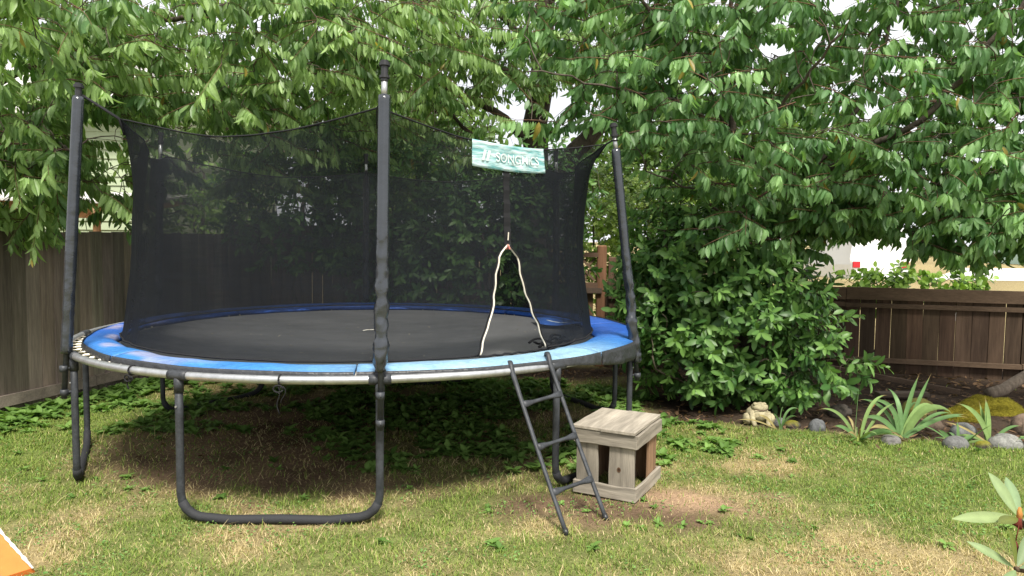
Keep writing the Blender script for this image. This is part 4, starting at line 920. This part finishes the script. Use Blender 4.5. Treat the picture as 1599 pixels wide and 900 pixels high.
def iris(x, y, blades, label, seed):
    """blades: (azimuth deg, length, width, lean, droop, colour factor)"""
    x *= .967; y *= .967; r = np.random.default_rng(seed); V = []; F = []; C = []; n0 = 0; g0 = float(gh(x, y))
    blades = list(blades)+[(r.uniform(0, 360), r.uniform(.15, .42), r.uniform(.012, .035), r.uniform(.5, 1.2), r.uniform(.3, 1.8), int(r.choice([0, 0, 1, 3]))) for _ in range(len(blades)//2+2)]
    for az, L_, W_, lean, droop, tone in blades:
        W_ *= .8
        a = R_(az); dh = np.array([math.cos(a), math.sin(a), 0]); up = np.array([0, 0, 1.]); b = np.array([x, y, g0])+dh*.02+r.normal(0, .015, 3)*np.array([1, 1, 0]); p = b.copy(); el = math.pi/2-lean
        n = 14; sd_ = nn(np.array([1, -.15*math.sin(a), 0])) if abs(math.sin(a)) > .5 else nn(np.array([.35, 1, 0])); fan = abs(math.cos(a)) > .45
        base = {0: (.13, .24, .085), 1: (.22, .33, .11), 2: (.28, .12, .05), 3: (.34, .28, .12)}[tone]
        for i in range(n+1):
            f = i/n; w_ = W_*(math.sin(math.pi*min(1, .12+f*.9))**.6)*(1-.9*max(0, f-.75)/.25)
            d = dh*math.cos(el)+up*math.sin(el)
            if fan: sd_ = nn(up*math.cos(el)-dh*math.sin(el)+np.array([0, .25, 0]))
            nr = np.cross(sd_, d)
            V += [p-sd_*w_/2+nr*.1*w_, p, p+sd_*w_/2+nr*.1*w_]; tipc = np.array(base)*(1-.3*(f > .93)) ; tipc = tipc*(.8+.4*float(vnoise(f*7+az, L_*50, 1, 90))) if tone != 2 else tipc; tipc = tipc if f < .86+.1*float(vnoise(az, L_*9, 1, 91)) else np.array([.26, .19, .08]); C += [tipc*(.9, 1.08, .98)[k] for k in range(3)]
            p = p+d*L_/n; el -= droop*(f**1.2)/n*2.6
            p[2] = max(p[2], g0+.015)
        for i in range(n):
            for k in range(2): F.append((n0+3*i+k, n0+3*i+k+1, n0+3*i+k+4, n0+3*i+k+3))
        n0 += 3*(n+1)
    tag(finish('iris_plant', V, F, C, M['laurel_soft'], None, (x, y, g0)), label, 'plant', 'irises in the flower bed')
M['laurel_soft'] = mat('iris_leaf', attr=True, rough=.5, spec=.3, trans=.2, noise=(30, .88, 1.1))
iris(2.46, 6.55, [(60, .26, .030, .2, 1.9, 0), (10, .30, .026, .15, 2.4, 0), (120, .18, .028, .3, 1.4, 0)], 'small drooping iris next to the frog figure', 1)
iris(3.06, 6.28, [(165, .42, .035, .5, 1.6, 1), (20, .50, .045, .25, 1.5, 1), (15, .44, .035, .6, .8, 1), (60, .50, .026, .42, .2, 0), (35, .42, .030, .6, .9, 2), (200, .30, .04, .9, .9, 0), (265, .36, .06, .95, .9, 1), (300, .32, .045, .9, 1.2, 0), (230, .34, .03, 1.1, .6, 3), (330, .30, .03, 1.0, .8, 0)], 'iris with long thin leaves and one reddish dead leaf at the left of the bed', 2)
iris(3.45, 6.32, [(35, .60, .07, .42, .25, 0), (25, .62, .05, .50, .1, 0), (95, .50, .05, .15, 1.6, 0), (150, .46, .05, .12, 2.4, 0), (20, .52, .05, .5, 2.0, 1), (330, .52, .075, .35, 2.2, 1), (180, .42, .055, .7, 1.7, 0), (200, .36, .045, .9, 1.4, 3), (10, .50, .04, .8, 1.2, 0), (350, .55, .045, .9, 1.0, 0), (355, .60, .035, 1.0, .7, 0), (140, .50, .04, .5, 1.6, 0), (40, .5, .05, .7, 1.2, 0)], 'largest iris with broad upright blue-green blades in the middle of the bed', 3)
iris(4.14, 6.18, [(100, .38, .06, .1, .2, 1), (60, .36, .05, .15, .3, 0), (150, .44, .05, .35, 1.3, 1), (180, .44, .022, 1.0, .5, 3), (110, .34, .04, .2, .2, 1)], 'short iris with clipped leaves behind the pale speckled stone', 4)
iris(3.83, 6.12, [(0, .16, .04, .9, .6, 0), (60, .17, .045, .7, .6, 1), (130, .16, .045, .8, .6, 0), (200, .15, .04, 1, .6, 1), (280, .16, .05, .9, .8, 0), (90, .2, .03, .1, .2, 0)], 'low young plant just left of the short iris', 5)
iris(4.42, 6.02, [(0, .2, .04, .5, .6, 1), (170, .16, .05, .7, .8, 1), (90, .2, .04, .3, .4, 1), (270, .16, .04, .8, .8, 0)], 'bright little plant at the right edge beside the brown stone', 6)

# frog figure
def frog():
    x, y = 2.25, 6.53; g0 = float(gh(x, y)); fo = (x, y, g0); root = empty('frog_statue', fo, 'small pale yellow stone frog sitting at the edge of the bed under the laurel', 'statue')
    cst = (.34, .30, .19)
    def blob(cx, cy, cz, sx, sy, sz, n=12, m=18, ns=.08, s=0):
        V = []
        for i in range(n+1):
            th = math.pi*i/n
            for j in range(m):
                ph = 2*math.pi*j/m; d = np.array([math.sin(th)*math.cos(ph), math.sin(th)*math.sin(ph), math.cos(th)]); k = 1+ns*(float(vnoise(d[0]*3+s, d[1]*3+d[2]*3, 1, 70))-.5)*2; V.append(d*k*np.array([sx, sy, sz])+np.array([x+cx, y+cy, g0+cz]))
        F = [(i*m+j, i*m+(j+1) % m, (i+1)*m+(j+1) % m, (i+1)*m+j) for i in range(n) for j in range(m)]; return V, F
    b = MB(); V, F = blob(0, 0, .085, .105, .09, .085); b.add(V, F, cst); V, F = blob(.005, -.03, .155, .075, .06, .045, s=3); b.add(V, F, cst)
    V, F = blob(0, -.055, .09, .07, .05, .06, s=5); b.add(V, F, np.array(cst)*1.1)
    b.build('body', M['stone'], root, fo, smooth=True)
    for sx in (-1, 1):
        V, F = blob(.04*sx, -.045, .186, .02, .02, .018, ns=.1); MB().add(V, F, cst).build('eye', M['stone'], root, fo, smooth=True)
        V, F = blob(.10*sx, -.03, .05, .045, .06, .055, s=7*sx+9); MB().add(V, F, cst).build('hind_leg', M['stone'], root, fo, smooth=True)
        MB().tube([(x+.07*sx, y-.05, g0+.11), (x+.075*sx, y-.09, g0+.06), (x+.06*sx, y-.105, g0+.012), (x+.06*sx, y-.13, g0+.01)], [.03, .026, .022, .02], 8, col=cst).build('front_leg', M['stone'], root, fo, smooth=True)
    MB().tube([(x-.055, y-.088, g0+.148), (x-.02, y-.096, g0+.138), (x+.02, y-.096, g0+.138), (x+.06, y-.087, g0+.15)], .004, 6, col=(.10, .07, .05)).build('mouth', M['stone'], root, fo)
frog()

# orange plastic piece, bottom left
def orange():
    org = (-2.75, 3.55, 0); root = empty('orange_slab', org, 'orange plastic piece with worn white edge lying on the lawn in the lower left corner', 'plastic slab')
    a = np.array([-2.36, 3.50, .04]); b = np.array([-2.66, 3.64, .22]); c_ = np.array([-3.15, 3.4, .24]); d = np.array([-2.65, 3.1, .04]); t = np.array([.01, .03, -.05])
    n = 10; V = []; C = []
    for i in range(n+1):
        for j in range(n+1):
            u, v = i/n, j/n; V.append(a*(1-u)*(1-v)+b*u*(1-v)+c_*u*v+d*(1-u)*v+np.array([0, 0, .012*math.sin(u*3.1)*math.sin(v*3.1)]))
            e = vnoise(u*14, v*14, 1, 80); C.append((.70, .19, .04))
    top = len(V); V += [p+t for p in V]; C += C
    q = lambda i, j: i*(n+1)+j
    F = [(q(i, j), q(i+1, j), q(i+1, j+1), q(i, j+1)) for i in range(n) for j in range(n)]; F += [tuple(top+k for k in f[::-1]) for f in F]
    bd = [q(i, 0) for i in range(n)]+[q(n, j) for j in range(n)]+[q(i, n) for i in range(n, 0, -1)]+[q(0, j) for j in range(n, 0, -1)]
    F += [(bd[k], bd[(k+1) % len(bd)], bd[(k+1) % len(bd)]+top, bd[k]+top) for k in range(len(bd))]
    MB().add(V, F, np.array(C)).build('panel', M['orange'], root, org, smooth=False)
    pts = [a+(b-a)*f+np.array([0, 0, .004]) for f in np.linspace(-.02, 1, 16)]
    MB().tube(pts, [.004+.008*vnoise(i*1.7, 0, 1, 81) for i in range(16)], 8, col=(.75, .70, .62), flat=.6).build('worn_edge', M['stone'], root, org, smooth=True)
orange()

# rhododendron tip in the right foreground
def rhodo():
    org = (1.75, 2.05, 0); root = empty('rhododendron', org, 'rhododendron twig with long pale green leaves reaching in at the lower right corner', 'shrub')
    P = []
    b = MB(); c = np.array([1.385, 1.93, .955]); c2 = np.array([1.335, 1.86, .845])
    for tip in (c, c2): b.tube([(1.75, 2.05, 0), (1.72, 2.04, .35), (1.6, 2.0, .62+.1*(tip[2]-.8)), tip*.5+np.array([1.55, 1.98, .76])*.5, tip], [.012, .011, .009, .006, .007], 8, col=(.10, .07, .045))
    b.build('stem', M['bark'], root, org, smooth=True)
    WL = np.array([.12, .68, 1, .82, .05]); spec_ = [(c, (-.98, -.25, .13), .195, .042, (.45, .58, .25), (-.05, -.75, .7)), (c, (-.50, .1, .80), .135, .050, (.50, .66, .32), (.35, -.9, .25)), (c, (-.80, -.5, .10), .105, .040, (.22, .26, .06), (0, -.5, .9)), (c, (.6, -.35, .45), .12, .045, (.20, .27, .08), (0, -.9, .4)),
             (c, (.7, -.5, -.25), .13, .045, (.32, .42, .28), (-.3, -.5, .8)), (c, (.2, .6, .5), .13, .045, (.35, .5, .25), (0, -.7, .7)), (c, (.8, .3, .3), .13, .045, (.3, .45, .2), (0, -.7, .7)),
             (c2, (-.75, .2, .45), .12, .034, (.42, .56, .26), (.4, -.8, .4)), (c2, (-.2, -.1, .75), .11, .04, (.26, .32, .07), (.5, -.8, .3)), (c2, (.4, -.3, .3), .12, .04, (.4, .52, .3), (0, -.6, .8)), (c2, (-.6, -.5, -.2), .11, .04, (.35, .48, .22), (0, -.5, .9)), (c2, (.5, .3, .6), .12, .04, (.3, .42, .2), (0, -.6, .8))]
    spec_ = [(q0, q1, q2, q3*.82, tuple(np.array(q4)*.50), q5) for q0, q1, q2, q3, q4, q5 in spec_]
    A = [np.array([s[i] for s in spec_], float) for i in range(6)]
    n = len(spec_)
    V, F = leaf_verts(A[0]+nn(A[1])*.008, A[1], A[5], A[2], A[3], rng.uniform(0, .15, n), np.full(n, .22), wid=WL); o = finish('leaves', V, F, leaf_cols(A[4]), M['laurel_soft'], root, org)
    sb = o.modifiers.new('smooth', 'SUBSURF'); sb.levels = 2; sb.render_levels = 2
    b = MB(); b.tube([c, c+np.array([-.022, -.03, -.02]), c+np.array([-.028, -.03, -.055])], .0016, 5, col=(.12, .03, .02)); b.tube([c+np.array([-.028, -.03, -.052]), c+np.array([-.026, -.03, -.07]), c+np.array([-.020, -.03, -.095])], [.003, .008, .003], 7, col=(.10, .02, .02))
    b.tube([c, c+np.array([-.012, -.01, -.014]), c+np.array([.0, -.01, -.026])], [.006, .012, .004], 7, col=(.13, .03, .02)); b.build('seed_pod', M['bark'], root, org, smooth=True)
    b = MB(); b.tube([c+np.array([0, 0, -.01]), c+np.array([0, 0, .012]), c+np.array([0, 0, .03])], [.006, .008, .003], 8, col=(.45, .2, .06)); b.build('bud', M['bark'], root, org, smooth=True)
rhodo()

# ------------------------------------------------------------------ beyond the fences
def house():
    org = (-12, 17, 0); root = empty('house', org, 'pale green house with lap siding beyond the left fence', 'house')
    b = MB()
    z = 0
    while z < 4.4:
        b.add([(-18, 16.5, z), (-7.6, 16.5, z), (-7.6, 16.53, z+.2), (-18, 16.53, z+.2)], [(0, 1, 2, 3)]); b.add([(-18, 16.5, z), (-7.6, 16.5, z), (-7.6, 16.53, z), (-18, 16.53, z)], [(3, 2, 1, 0)]); z += .2
    b.box((-12.8, 20.0, 2.2), (10.38, 6.9, 4.4)); b.build('siding_wall', M['siding'], root, org)
    r = MB(); r.add([(-18.6, 16.0, 4.3), (-7.1, 16.0, 4.3), (-7.1, 20, 6.2), (-18.6, 20, 6.2), (-18.6, 24, 4.3), (-7.1, 24, 4.3), (-18.6, 16.0, 4.42), (-7.1, 16.0, 4.42), (-7.1, 20, 6.32), (-18.6, 20, 6.32), (-18.6, 24, 4.42), (-7.1, 24, 4.42)], [(6, 7, 8, 9), (9, 8, 11, 10), (0, 3, 2, 1), (3, 4, 5, 2), (0, 1, 7, 6), (1, 2, 8, 7), (2, 5, 11, 8), (0, 6, 9, 3), (3, 9, 10, 4), (4, 10, 11, 5)]); r.build('roof', M['roofing'], root, org)
    org = (-8.5, 13.2, 0); root = empty('patio_cover', org, 'low open patio roof with exposed rafters in front of the green house', 'patio roof')
    b = MB(); b.add([(-11, 12.6, 2.30), (-6.6, 12.6, 2.22), (-6.6, 15.2, 2.5), (-11, 15.2, 2.58), (-11, 12.6, 2.34), (-6.6, 12.6, 2.26), (-6.6, 15.2, 2.54), (-11, 15.2, 2.62)], [(4, 5, 6, 7), (3, 2, 1, 0), (0, 1, 5, 4), (1, 2, 6, 5), (2, 3, 7, 6), (3, 0, 4, 7)]); b.build('roof_sheet', M['roofing'], root, org)
    for i in range(9):
        x = -10.8+i*.5; b = MB(); b.add(np.array([(x, 12.65, 2.30-.018*i), (x+.05, 12.65, 2.30-.018*i), (x+.05, 15.1, 2.58-.018*i), (x, 15.1, 2.58-.018*i), (x, 12.65, 2.20-.018*i), (x+.05, 12.65, 2.20-.018*i), (x+.05, 15.1, 2.48-.018*i), (x, 15.1, 2.48-.018*i)])-np.array([0, 0, .01]), [(0, 1, 2, 3), (7, 6, 5, 4), (0, 4, 5, 1), (1, 5, 6, 2), (2, 6, 7, 3), (3, 7, 4, 0)], (.40, .26, .15)); b.build('rafter', M['wood_h'], root, org)
    b = MB(); b.box((-9.3, 12.9, 2.06), (3.9, .08, .16), None, (.42, .22, .11)); b.build('beam', M['wood_h'], root, org)
    for x in (-11, -9, -7.4): b = MB(); b.box((x, 12.98, 1.0), (.1, .08, 2.0), None, (.36, .2, .11)); b.build('post', M['wood'], root, org)
house()

def car():
    org = (11.75, 24.6, float(gh(11.75, 24.6))); root = empty('parked_van', org, 'white parked van with a red tail light, half hidden behind leaves above the right fence', 'van'); g0 = org[2]
    # seen from behind: body runs away from the viewer along +y
    W = .92; Z = g0
    prof = [(0, .42), (0, .95), (.02, 1.12), (.10, 2.0), (.2, 2.3), (3.2, 2.35), (3.9, 1.35), (4.7, 1.15), (4.9, .85), (4.9, .42)]
    V = []
    for sx in (-1, 1):
        for y_, z_ in prof: V.append((org[0]+sx*W*(1 if z_ < 1.2 else .82), 23.2+y_, Z+z_))
    k = len(prof); F = [(i, (i+1) % k, (i+1) % k+k, i+k) for i in range(k)]+[tuple(range(k))[::-1], tuple(range(k, 2*k))]
    MB().add(V, F).build('body', M['paint'], root, org, bevel=.06)
    V = [(org[0]-.62, 23.265, Z+1.78), (org[0]+.62, 23.265, Z+1.78), (org[0]+.58, 23.30, Z+2.14), (org[0]-.58, 23.30, Z+2.14)]; MB().add(V, [(0, 1, 2, 3)]).build('rear_window', M['glass'], root, org)
    for sx in (-1, 1):
        mb = MB(); mb.box((org[0]+sx*.78, 23.19, Z+.95), (.24, .06, .2)); mb.build('tail_light', M['red'], root, org, bevel=.02)
    for sx in (-1, 1):
        for y_ in (.8, 3.7): MB().tube([(org[0]+sx*.78, 23.2+y_, Z+.33), (org[0]+sx*.93, 23.2+y_, Z+.33)], .33, 20).build('wheel', M['rubber'], root, org)
    mb = MB(); mb.box((org[0], 23.17, Z+.5), (1.7, .1, .2)); mb.build('bumper', M['paint'], root, org, bevel=.03)
car()
def far_right():
    y = 30; org = (26.5, 31, float(gh(26.5, 31))); root = empty('house', org, 'pale mint house wall far off at the right edge above the fence', 'house'); g0 = org[2]
    b = MB(); z = g0
    for i in range(14): b.box((26.5, 31+.01*(i % 2), g0+.11+i*.22), (6, .06, .215)); 
    b.box((26.5, 34.1, g0+1.55), (5.9, 6, 3.1)); b.build('siding_wall', M['mint'], root, org)
    r = MB(); r.add([(23, 30.4, g0+3.0), (30, 30.4, g0+3.0), (30, 34, g0+4.6), (23, 34, g0+4.6), (23, 37.5, g0+3), (30, 37.5, g0+3)], [(0, 1, 2, 3), (3, 2, 5, 4), (0, 3, 4), (1, 5, 2), (0, 4, 5, 1)]); r.build('roof', M['roofing'], root, org)
    # pale street
    xs = np.linspace(13.5, 60, 30); V = []
    for x in xs: V += [(x, 21.0, float(gh(x, 21.0))+.02), (x, 27, float(gh(x, 27))+.02)]
    o = MB().add(V, [(2*i, 2*i+2, 2*i+3, 2*i+1) for i in range(29)]).build('road', M['concrete']); tag(o, kind='structure')
    mb = MB(); x, y = 8.1, 13.2; mb.box((x, y, float(gh(x, y))+.08), (.55, .3, .2), None); tag(mb.build('concrete_block', M['concrete'], org=(x, y, 0), bevel=.01), 'pale concrete block in the dry grass just beyond the right fence', 'block')
far_right()
